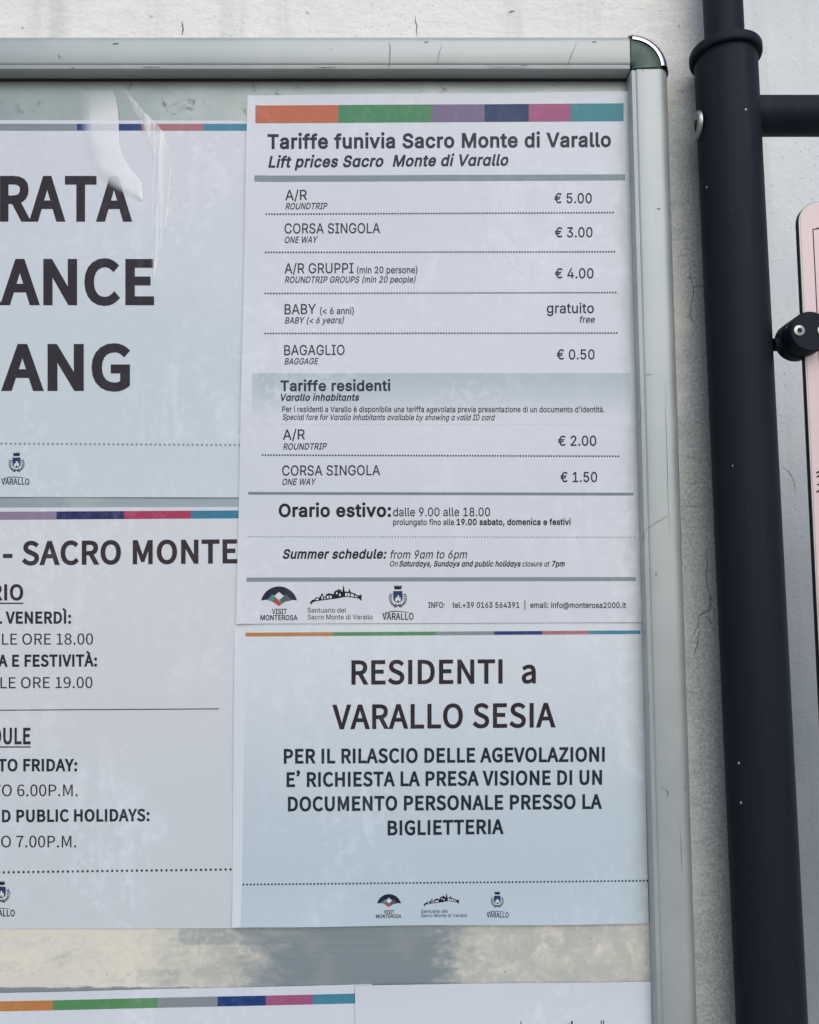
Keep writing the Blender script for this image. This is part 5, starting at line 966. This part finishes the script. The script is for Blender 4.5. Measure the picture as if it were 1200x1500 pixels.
# ---------------------------------------------------------------- price list
TAR = Sheet('price_list', [(363, 140.3), (924, 134.5), (945, 911.5), (346.5, 913.8)], 0.0024, M_TAR, 0.4,
            label='tall laminated price list headed Tariffe funivia with a six-colour band along its top', cat='price list', curl=[(355, 600, 1, 0, 0.022, 0.0012), (600, 137, 0, -1, 0.02, 0.0008)])
TAR.bar('colour_band', [(374.5, 496, C_ORA), (496, 632, C_GRN), (632, 710, C_PUR), (710, 774.5, C_NAV), (774.5, 835.5, C_PNK), (835.5, 913.5, C_TEA)],
        (155, 180.7), (151.8, 177.6))
T = TAR.text
T('Tariffe funivia Sacro Monte di Varallo', 392, 895, 217.6, 214.6, 19.8, I_HEAD, bold=0.049, name='heading')
T('Lift prices Sacro  Monte di Varallo', 393, 745, 245.2, 242.2, 15.6, I_HEAD, bold=0.05, it=True, name='heading')
TAR.bar('divider_bar', [(373, 916, I_BAR)], (257.6, 266.4), (255.6, 264.2))
LT = 0.014
def row(main, x0, x1, b, sub, sx1, sb, price, p0, p1, pb, note=None, n0=0, n1=0):
    T(main, x0, x1, b, b - 0.6, 14.5, I_TEXT, bold=LT)
    if note: T(note, n0, n1, b - 0.2, b - 0.4, 9.6, I_TEXT, bold=0.024)
    T(sub, x0 + 0.4, sx1, sb, sb - 0.6, 9.0, I_TEXT, bold=0.024, it=True)
    T(price, p0, p1, pb, pb, 14.4, I_HEAD, bold=LT + 0.006, name='price')
row('A/R', 418, 450, 293.4, 'ROUNDTRIP', 480, 306.8, '€ 5.00', 812, 867, 297.6)
row('CORSA SINGOLA', 417, 557, 342.1, 'ONE WAY', 466, 356.1, '€ 3.00', 813, 868, 347.6)
row('A/R GRUPPI', 417, 518, 400.6, 'ROUNDTRIP GROUPS (min 20 people)', 609, 414.4, '€ 4.00', 813, 869.5, 407.7, '(min 20 persone)', 523, 611.5)
row('BABY', 417, 463, 460.5, 'BABY (< 6 years)', 504, 474, 'gratuito', 801, 870, 458.6, '(< 6 anni)', 469, 518.5)
T('free', 849, 871.5, 472.7, 472.6, 9.4, I_TEXT, bold=0.024, it=True)
row('BAGAGLIO', 416.5, 505, 520.4, 'BAGGAGE', 467, 534, '€ 0.50', 815.5, 871, 526.5)
for a_, b_, c_, d_ in ((390.5, 898, 313.9, 311.7), (389.5, 900, 369.9, 369), (389, 902, 430.1, 428.7), (388.5, 903.5, 488.6, 488), (385, 906, 666.7, 668.4)):
    TAR.dots(a_, b_, c_, d_, 4.1, 1.4, I_DOT)
# pale panel behind the residents' fares: a printed tint that fades out downwards, with arcs in it
tt = NT('ink_fading_tint')
f_ = tt.ramp(tt.xyz(tt.pos)[2], on_plane(600, 622, -0.0024).z, on_plane(600, 540, -0.0024).z)
f_ = tt.math('POWER', f_, 0.8)
cc = tt.mix(tt.math('MULTIPLY', f_, 0.95), (0.67, 0.675, 0.71), (0.40, 0.485, 0.50))
cc = tt.mix(tt.math('MULTIPLY', scallops(tt, 0.5, 0.0185), tt.math('MULTIPLY', f_, 0.20)), cc, (0.60, 0.66, 0.68))
laminate(tt, cc)
TAR.bar('tint_panel', [(369.5, 924, tt.m)], (546.8, 622), (546.6, 622), n=40, rows=8)
for o_ in TAR.o.children:
    if o_.name.startswith('tint_panel'):
        for v_ in o_.data.vertices: v_.co.y += 0.00010
T('Tariffe residenti', 411, 572, 572.6, 572.2, 14.6, I_HEAD, bold=0.049, name='heading')
T('Varallo inhabitants', 411.5, 526.5, 586.9, 586.7, 9.4, I_HEAD, bold=0.055, it=True, name='heading')
T("Per i residenti a Varallo è disponibile una tariffa agevolata previa presentazione di un documento d'identità.", 413.5, 885.5, 603.5, 604, 8.1, I_TEXT, bold=0.028)
T('Special fare for Varallo inhabitants available by showing a valid ID card', 414, 725.5, 615.0, 615.7, 8.1, I_TEXT, bold=0.028, it=True)
row('A/R', 414.5, 447, 644.1, 'ROUNDTRIP', 479, 658.8, '€ 2.00', 817.5, 873.5, 652.9)
row('CORSA SINGOLA', 413.5, 557, 696.6, 'ONE WAY', 463.5, 710.5, '€ 1.50', 821, 874.8, 706)
TAR.bar('divider_bar', [(364, 928, I_BAR2)], (720.7, 724.5), (721.8, 725.8))
T('Orario estivo:', 408.5, 573, 756.6, 756.4, 17.8, I_BLK, bold=0.052, name='heading')
T('dalle 9.00 alle 18.00', 576, 718, 756.1, 756.1, 12.4, I_TEXT, bold=LT)
T('prolungato fino alle', 576, 665.5, 769, 769, 8.5, I_TEXT, bold=0.024)
T('19.00 sabato, domenica e festivi', 669, 836, 768.9, 768.8, 8.5, I_BLK, bold=0.05)
TAR.dots(364.5, 929, 786.1, 787.1, 4.2, 1.0, I_DOTL)
T('Summer schedule:', 414.5, 566.5, 818, 817.8, 12.9, I_BLK, bold=0.05, it=True, name='heading')
T('from 9am to 6pm', 572, 684.5, 818.1, 817.9, 11.8, I_TEXT, bold=LT, it=True)
T('On', 571.5, 583, 829.6, 829.6, 7.6, I_TEXT, bold=0.024, it=True)
T('Saturdays, Sundays and public holidays', 585, 763, 829.6, 829.7, 7.8, I_BLK, bold=0.045, it=True)
T('closure at', 765.5, 805.5, 829.7, 829.7, 7.6, I_TEXT, bold=0.024, it=True)
T('7pm', 808, 827.5, 829.7, 829.7, 7.8, I_BLK, bold=0.05, it=True)
TAR.bar('divider_bar', [(361.5, 931.5, I_BAR)], (846, 851.9), (845.2, 851))
emblem_fan(TAR, 409, 859, 1.0)
T('VISIT', 398.5, 420.2, 899.1, 899.1, 7.2, I_HEAD, bold=0.03, name='emblem_lettering')
T('MONTEROSA', 381.8, 436, 908.2, 908.2, 7.2, I_HEAD, bold=0.03, name='emblem_lettering')
emblem_town(TAR, 453, 884.2, 1.0)
T('Santuario del', 450.8, 507.2, 897.3, 897.3, 7.0, I_TEXT, bold=0.004, name='emblem_lettering')
T('Sacro Monte di Varallo', 450.8, 546, 907.3, 907.2, 7.0, I_TEXT, bold=0.004, name='emblem_lettering')
emblem_crest(TAR, 583, 857, 1.02); crest_name(TAR, 560.3, 606, 907.6, 9.6)
T('INFO:', 627.5, 651.5, 890.2, 890.2, 8.0, I_TEXT, bold=0.028)
T('tel.+39 0163 564391', 663, 760.8, 890.2, 890.2, 8.0, I_TEXT, bold=0.028)
T('|', 768.4, 769.6, 890.2, 890.2, 8.0, I_TEXT, bold=0.028)
T('email: info@monterosa2000.it', 776.8, 917, 890.2, 890.6, 8.0, I_TEXT, bold=0.028)

# ---------------------------------------------------------------- the two sheets along the bottom
LOW = Sheet('lower_notice', [(-60, 1456), (545, 1441.5), (560, 1800), (-70, 1812)], 0.0006, M_BOT, 5.1,
            label='laminated sheet with a thin colour band, cut off at the bottom left corner', curl=[(300, 1448, 0, -1, 0.025, 0.0006)])
LOW.bar('colour_band', [(-52, 78, D_ORA), (78, 231, D_GRN), (231, 319, D_GRY), (319, 389.5, D_NAV), (389.5, 458.5, C_PNK), (458.5, 524, D_TEA)],
        (1467.6, 1482.4), (1454.8, 1469.3))
PLN = Sheet('plain_notice', [(520.5, 1443.2), (953.5, 1437.4), (962, 1830), (519.5, 1834)], 0.0015, M_BOT, 6.3,
            label='nearly blank white sheet in the bottom right of the board, below the metal strip', curl=[(520, 1460, 1, 0, 0.02, 0.0012), (700, 1441, 0, -1, 0.02, 0.001)])
PLN.text('l', 762.6, 765, 1512, 1512, 16, I_BLK, 'a', 0.02); PLN.text('d', 828, 839, 1512, 1512, 16.2, I_BLK, 'a', 0.02)
PLN.text('ll', 880, 886, 1512, 1512, 17, I_BLK, 'a', 0.02)

# ---------------------------------------------------------------- torn strips of film over the entrance notice
t = NT('clear_film')
p = t.pos
gl = t.n('ShaderNodeBsdfGlossy'); gl.inputs['Roughness'].default_value = 0.12; gl.inputs['Color'].default_value = (1, 1, 1, 1)
df = t.n('ShaderNodeBsdfDiffuse'); df.inputs['Color'].default_value = (0.86, 0.86, 0.83, 1)
tr = t.n('ShaderNodeBsdfTransparent')
w_ = t.noise(t.vscale(p, (260, 260, 9), rot=(0, -0.08, 0)), 1.0, 4, 0.6, 0.5)
nrm = t.bump(w_, 0.5, 0.003)
t.put(gl.inputs['Normal'], nrm)
m1 = t.n('ShaderNodeMixShader'); m1.inputs[0].default_value = 0.15
t.t.links.new(df.outputs[0], m1.inputs[1]); t.t.links.new(gl.outputs[0], m1.inputs[2])
m2 = t.n('ShaderNodeMixShader')
oi = t.n('ShaderNodeObjectInfo')
al = oi.outputs['Alpha']
fade = t.n('ShaderNodeAttribute', attribute_name='fade').outputs['Fac']
t.put(m2.inputs[0], t.math('MULTIPLY', fade, t.math('MULTIPLY_ADD', t.ramp(w_, 0.35, 0.65), t.math('MULTIPLY_ADD', al, -0.95, 0.95), t.math('MULTIPLY', t.math('MULTIPLY', al, al), 0.60))))
t.put(nrm.node.inputs['Strength'], t.math('MULTIPLY_ADD', al, -0.9, 0.9))
t.t.links.new(tr.outputs[0], m2.inputs[1]); t.t.links.new(m1.outputs[0], m2.inputs[2])
t.t.links.new(m2.outputs[0], t.t.nodes['Material Output'].inputs['Surface'])
M_FILM = t.m

def smooth_line(pts, n=6):
    out = []
    for i in range(len(pts) - 1):
        p0, p1, p2, p3 = [Vector(pts[min(max(k, 0), len(pts) - 1)]) for k in (i - 1, i, i + 1, i + 2)]
        for k in range(n):
            s = k / n
            out.append(0.5 * ((2 * p1) + (p2 - p0) * s + (2 * p0 - 5 * p1 + 4 * p2 - p3) * s * s + (3 * p1 - p0 - 3 * p2 + p3) * s ** 3))
    return out + [Vector(pts[-1])]
def film(left, right, name, label, alpha, soft=0.3, Y0=-0.0014, lift=0.0004):
    A, B = smooth_line(left), smooth_line(right)
    n, m = 40, 10
    def pick(L, s):
        k = s * (len(L) - 1); i = min(int(k), len(L) - 2); return L[i].lerp(L[i + 1], k - i)
    bm = bmesh.new(); rows = []
    lay = bm.verts.layers.float.new('fade')
    for j in range(n + 1):
        a, b = pick(A, j / n), pick(B, j / n)
        row = []
        for i in range(m + 1):
            q = a.lerp(b, i / m)
            P = on_plane(q.x, q.y, Y0)
            P.y -= lift * math.sin(math.pi * i / m) * (0.6 + 0.4 * math.sin(j * 0.5))
            row.append(bm.verts.new(P))
        rows.append(row)
    for j in range(n + 1):
        for i in range(m + 1):
            rows[j][i][lay] = min(1, i / (m * soft) if soft else 1) * min(1, j / 9 + 0.1)
    for j in range(n):
        for i in range(m):
            bm.faces.new((rows[j][i], rows[j + 1][i], rows[j + 1][i + 1], rows[j][i + 1]))
    o = link(name, bm, M_FILM, smooth=R(60))
    o.color = (1, 1, 1, alpha)
    return tag(o, label, 'film')
film([(112, 132), (117, 160), (118.5, 190), (120, 212), (126, 234), (140, 256), (160, 273), (184, 285), (209, 294)],
     [(165, 132), (171, 150), (174, 176), (174.5, 205), (178, 222), (185, 238), (194, 252), (207, 268), (209, 292)],
     'film_strip', 'smooth milky strip of torn film curving down onto the letter A of ENTRATA', 1.0)
film([(180, 132), (192, 158), (206, 186), (216, 215), (221, 250), (217, 290), (217, 330), (220, 370), (224, 412)],
     [(186, 132), (208, 160), (236, 190), (246, 214), (250, 245), (250, 290), (244, 330), (236, 362), (225, 413)],
     'film_strip', 'wrinkled milky strip of film tapering to a point above the E of ENTRANCE', 0.60)

# ---------------------------------------------------------------- the dark post with crossbar and clamps
PY = -0.015
def axis_x(z): return 0.2485 + (0.2542 - 0.2485) * (0.407 - z) / 0.709
PR, Z_TOP = 0.0235, 0.4150
post = empty('sign_post', (axis_x(-1.5), PY, -1.5))
tag(post, 'dark blue-black round steel post with ring collar, crossbar and sign clamps, beside the board', 'post')
lean = Vector((axis_x(1) - axis_x(0), 0, 1)).normalized()

def tube(profile, origin, direction, seg=64):
    """lathe: profile of (radius, height along direction)"""
    q = Vector((0, 0, 1)).rotation_difference(direction)
    bm = bmesh.new(); rows = []
    for r, h in profile:
        if r < 1e-6:
            rows.append([bm.verts.new(origin + q @ Vector((0, 0, h)))]); continue
        rows.append([bm.verts.new(origin + q @ Vector((r * math.cos(2 * math.pi * i / seg), r * math.sin(2 * math.pi * i / seg), h))) for i in range(seg)])
    for a, b in zip(rows, rows[1:]):
        for i in range(seg):
            k = (i + 1) % seg
            if len(a) == 1: bm.faces.new((a[0], b[k], b[i]))
            elif len(b) == 1: bm.faces.new((a[i], a[k], b[0]))
            else: bm.faces.new((a[i], a[k], b[k], b[i]))
    return bm
o0 = Vector((axis_x(-1.5), PY, -1.5))
L0 = (Z_TOP + 1.5) / lean.z
link('post_tube', tube([(0, 0), (PR, 0)] + [(PR, L0 * k / 30) for k in range(1, 31)] + [(0, L0)], o0, lean), M_POST, post, smooth=R(40))
o1 = Vector((axis_x(Z_TOP), PY, Z_TOP))
cl = tube([(PR + 0.0003, 0.0), (0.0260, 0.0), (0.0268, 0.0006), (0.0271, 0.0016), (0.0271, 0.0062), (0.0266, 0.0074), (0.0252, 0.0080), (0.0155, 0.0080), (0.0155, 0.004), (PR + 0.0003, 0.004)], o1, lean)
link('collar', cl, M_POST, post, smooth=R(40))
link('upper_tube', tube([(0, 0.002), (0.0149, 0.002), (0.0149, 0.60), (0.0140, 0.604), (0, 0.604)], o1, lean), M_POST, post, smooth=R(40))

def bolt(name, c, d, r, parent, dome=0.25):
    """button-head bolt with a hexagon socket, lying on a surface"""
    d = d.normalized()
    root = link(name, tube([(r, -0.0002), (r, r * 0.10), (r * 0.93, r * 0.22), (r * 0.72, r * dome * 1.5), (r * 0.46, r * dome * 1.8), (r * 0.42, r * dome * 1.5), (r * 0.42, 0.0), (0, 0.0)], c, d, 32), M_STEEL, parent, smooth=R(35))
    link('hex_socket', tube([(0, r * 0.06), (r * 0.44, r * 0.06), (r * 0.44, r * dome * 1.2), (r * 0.36, r * dome * 1.2), (0, r * dome * 1.0)], c, d, 6), M_HOLE, root, smooth=R(20))
    return root
zb = 0.3615
ang = R(178)
bd = Vector((math.cos(ang), math.sin(ang), 0))
bolt('bolt', Vector((axis_x(zb), PY, zb)) + bd * PR, bd, 0.0108, post, 0.12)

cz = 0.3690
link('crossbar', tube([(0.0149, 0.0), (0.0149, 0.42), (0.0140, 0.4212), (0, 0.4212)], Vector((axis_x(cz) + PR * 0.72, PY, cz)), Vector((1, 0, 0))), M_POST, post, smooth=R(40))

CX, CZ, CR = 0.2905, 0.1869, 0.0149
prof = [(0, 0), (CR - 0.0006, 0), (CR, 0.0006), (CR, 0.0105), (CR - 0.0006, 0.0108), (CR - 0.0006, 0.0152), (CR, 0.0155), (CR, 0.0266), (CR - 0.0008, 0.0275), (0, 0.0277)]
cobj = link('clamp', tube(prof, Vector((CX, -0.0175, CZ)), Vector((0, -1, 0)), 56), M_POST, post, smooth=R(40))
link('clamp_neck', tube([(0.0048, 0), (0.0048, 0.010), (0, 0.010)], Vector((axis_x(CZ) + PR * 0.93, -0.0235, CZ - 0.0035)), Vector((1, 0, -0.0)), 24), M_POST, cobj, smooth=R(40))
for dx in (-0.0085, 0.0085):
    bolt('screw', Vector((CX + dx - 0.0005, -0.0175 - 0.0276, CZ + 0.0003)), Vector((0, -1, 0)), 0.0041, cobj, 0.18)

def copy_part(o, parent, shift):
    c_ = o.copy(); COL.objects.link(c_)
    c_.parent = parent
    if parent == o.parent:
        c_.location = o.location + shift
    for k in o.children: copy_part(k, c_, shift)
    return c_
dz = on_plane(1200, 1497, -0.0175).z - CZ
copy_part(cobj, post, Vector((axis_x(CZ + dz) - axis_x(CZ), 0, dz)))

# ---------------------------------------------------------------- pink sign held in the clamps
PX0, PZ1, PX1, PZ0, SY = 0.2922, 0.2920, 0.62, -0.46, -0.0298
def round_rect(x0, z0, x1, z1, r, n=10):
    pts = []
    for cx_, cz_, a in ((x1 - r, z1 - r, 0), (x0 + r, z1 - r, 90), (x0 + r, z0 + r, 180), (x1 - r, z0 + r, 270)):
        pts += [(cx_ + r * math.cos(R(a + 90 * k / n)), cz_ + r * math.sin(R(a + 90 * k / n))) for k in range(n + 1)]
    return pts
def slab(pts, y0, y1, bev=0.0):
    bm = bmesh.new()
    a = [bm.verts.new((x, y0, z)) for x, z in pts]; b = [bm.verts.new((x, y1, z)) for x, z in pts]
    bm.faces.new(a); bm.faces.new(b[::-1])
    for i in range(len(pts)):
        k = (i + 1) % len(pts)
        bm.faces.new((a[i], b[i], b[k], a[k]))
    if bev:
        e = [x for x in bm.edges if x.verts[0] in a and x.verts[1] in a]
        bmesh.ops.bevel(bm, geom=e, offset=bev, segments=2, affect='EDGES', profile=0.5)
    return bm
t = NT('sign_face'); p = t.pos
n_ = t.noise(p, 25, 4)
v = t.voro(p, 120)
sp = t.math('MULTIPLY', t.math('LESS_THAN', v.outputs['Distance'], 0.09), t.math('GREATER_THAN', t.xyz(v.outputs['Color'])[0], 0.86))
t.set(Base_Color=t.mix(t.math('MULTIPLY', sp, 0.5), t.mix(n_, (0.71, 0.525, 0.505), (0.78, 0.585, 0.555)), (0.4, 0.25, 0.25)), Roughness=0.22, Coat_Weight=0.4, Coat_Roughness=0.1)
M_PINK = t.m
M_RIM = plain('sign_rim_bare', (0.50, 0.48, 0.47), 0.35, 0.3)
M_EDGE = plain('sign_edge_dark', (0.012, 0.014, 0.018), 0.5)
sign = link('pink_sign', slab(round_rect(PX0, PZ0, PX1, PZ1, 0.0165), SY, SY + 0.0044, 0.0002), M_EDGE, smooth=R(30))
tag(sign, 'pink enamelled sign with a thin black border line, clamped to the dark post at right', 'sign')
link('sign_rim', slab(round_rect(PX0 + 0.0003, PZ0 + 0.0003, PX1 - 0.0003, PZ1 - 0.0003, 0.0162), SY - 0.0003, SY - 0.00002), M_RIM, sign)
link('sign_face', slab(round_rect(PX0 + 0.0015, PZ0 + 0.0015, PX1 - 0.0015, PZ1 - 0.0015, 0.0150), SY - 0.0006, SY - 0.00032), M_PINK, sign)
# border line with hollow (scooped) corners
bx0, bz1, bx1, bz0, rc = PX0 + 0.0102, PZ1 - 0.0215, PX1 - 0.0102, PZ0 + 0.0215, 0.0115
def border(x0, z0, x1, z1, rx, rz):
    out = []
    for cx_, cz_, sx_, sz_, order in ((x0, z1, 1, 1, 0), (x1, z1, -1, 1, 1), (x1, z0, -1, -1, 0), (x0, z0, 1, -1, 1)):
        arc = [(cx_ + sx_ * rx * math.sin(R(90 * k / 12)), cz_ + sz_ * rz * (1 - math.cos(R(90 * k / 12)))) for k in range(13)]
        out += arc if order == 0 else arc[::-1]
    return out
ou, inn = border(bx0, bz0, bx1, bz1, 0.0105, 0.0105), border(bx0 + 0.0007, bz0 + 0.0007, bx1 - 0.0007, bz1 - 0.0007, 0.0130, 0.0105)
bm = bmesh.new()
a = [bm.verts.new((x, SY - 0.00075, z)) for x, z in ou]; b = [bm.verts.new((x, SY - 0.00075, z)) for x, z in inn]
for i in range(len(a)):
    k = (i + 1) % len(a); bm.faces.new((a[i], a[k], b[k], b[i]))
link('border_line', bm, M_HOLE, sign)
# the first dark strokes of its lettering, at the photo's edge
for j, (u, v_) in enumerate(((1199.0, 691.5), (1199.4, 697.5), (1200.6, 709), (1199.0, 719.5))):
    c_ = on_plane(u, v_, SY - 0.0008)
    pts = [(c_.x + 0.0016 * math.cos(a_ * math.pi / 6) * 1.1, c_.z + 0.0008 * math.sin(a_ * math.pi / 6) + 0.0007 * math.cos(a_ * math.pi / 6)) for a_ in range(12)]
    bm = bmesh.new(); bm.faces.new([bm.verts.new((x, SY - 0.0008, z)) for x, z in pts])
    link('lettering', bm, M_HOLE, sign)
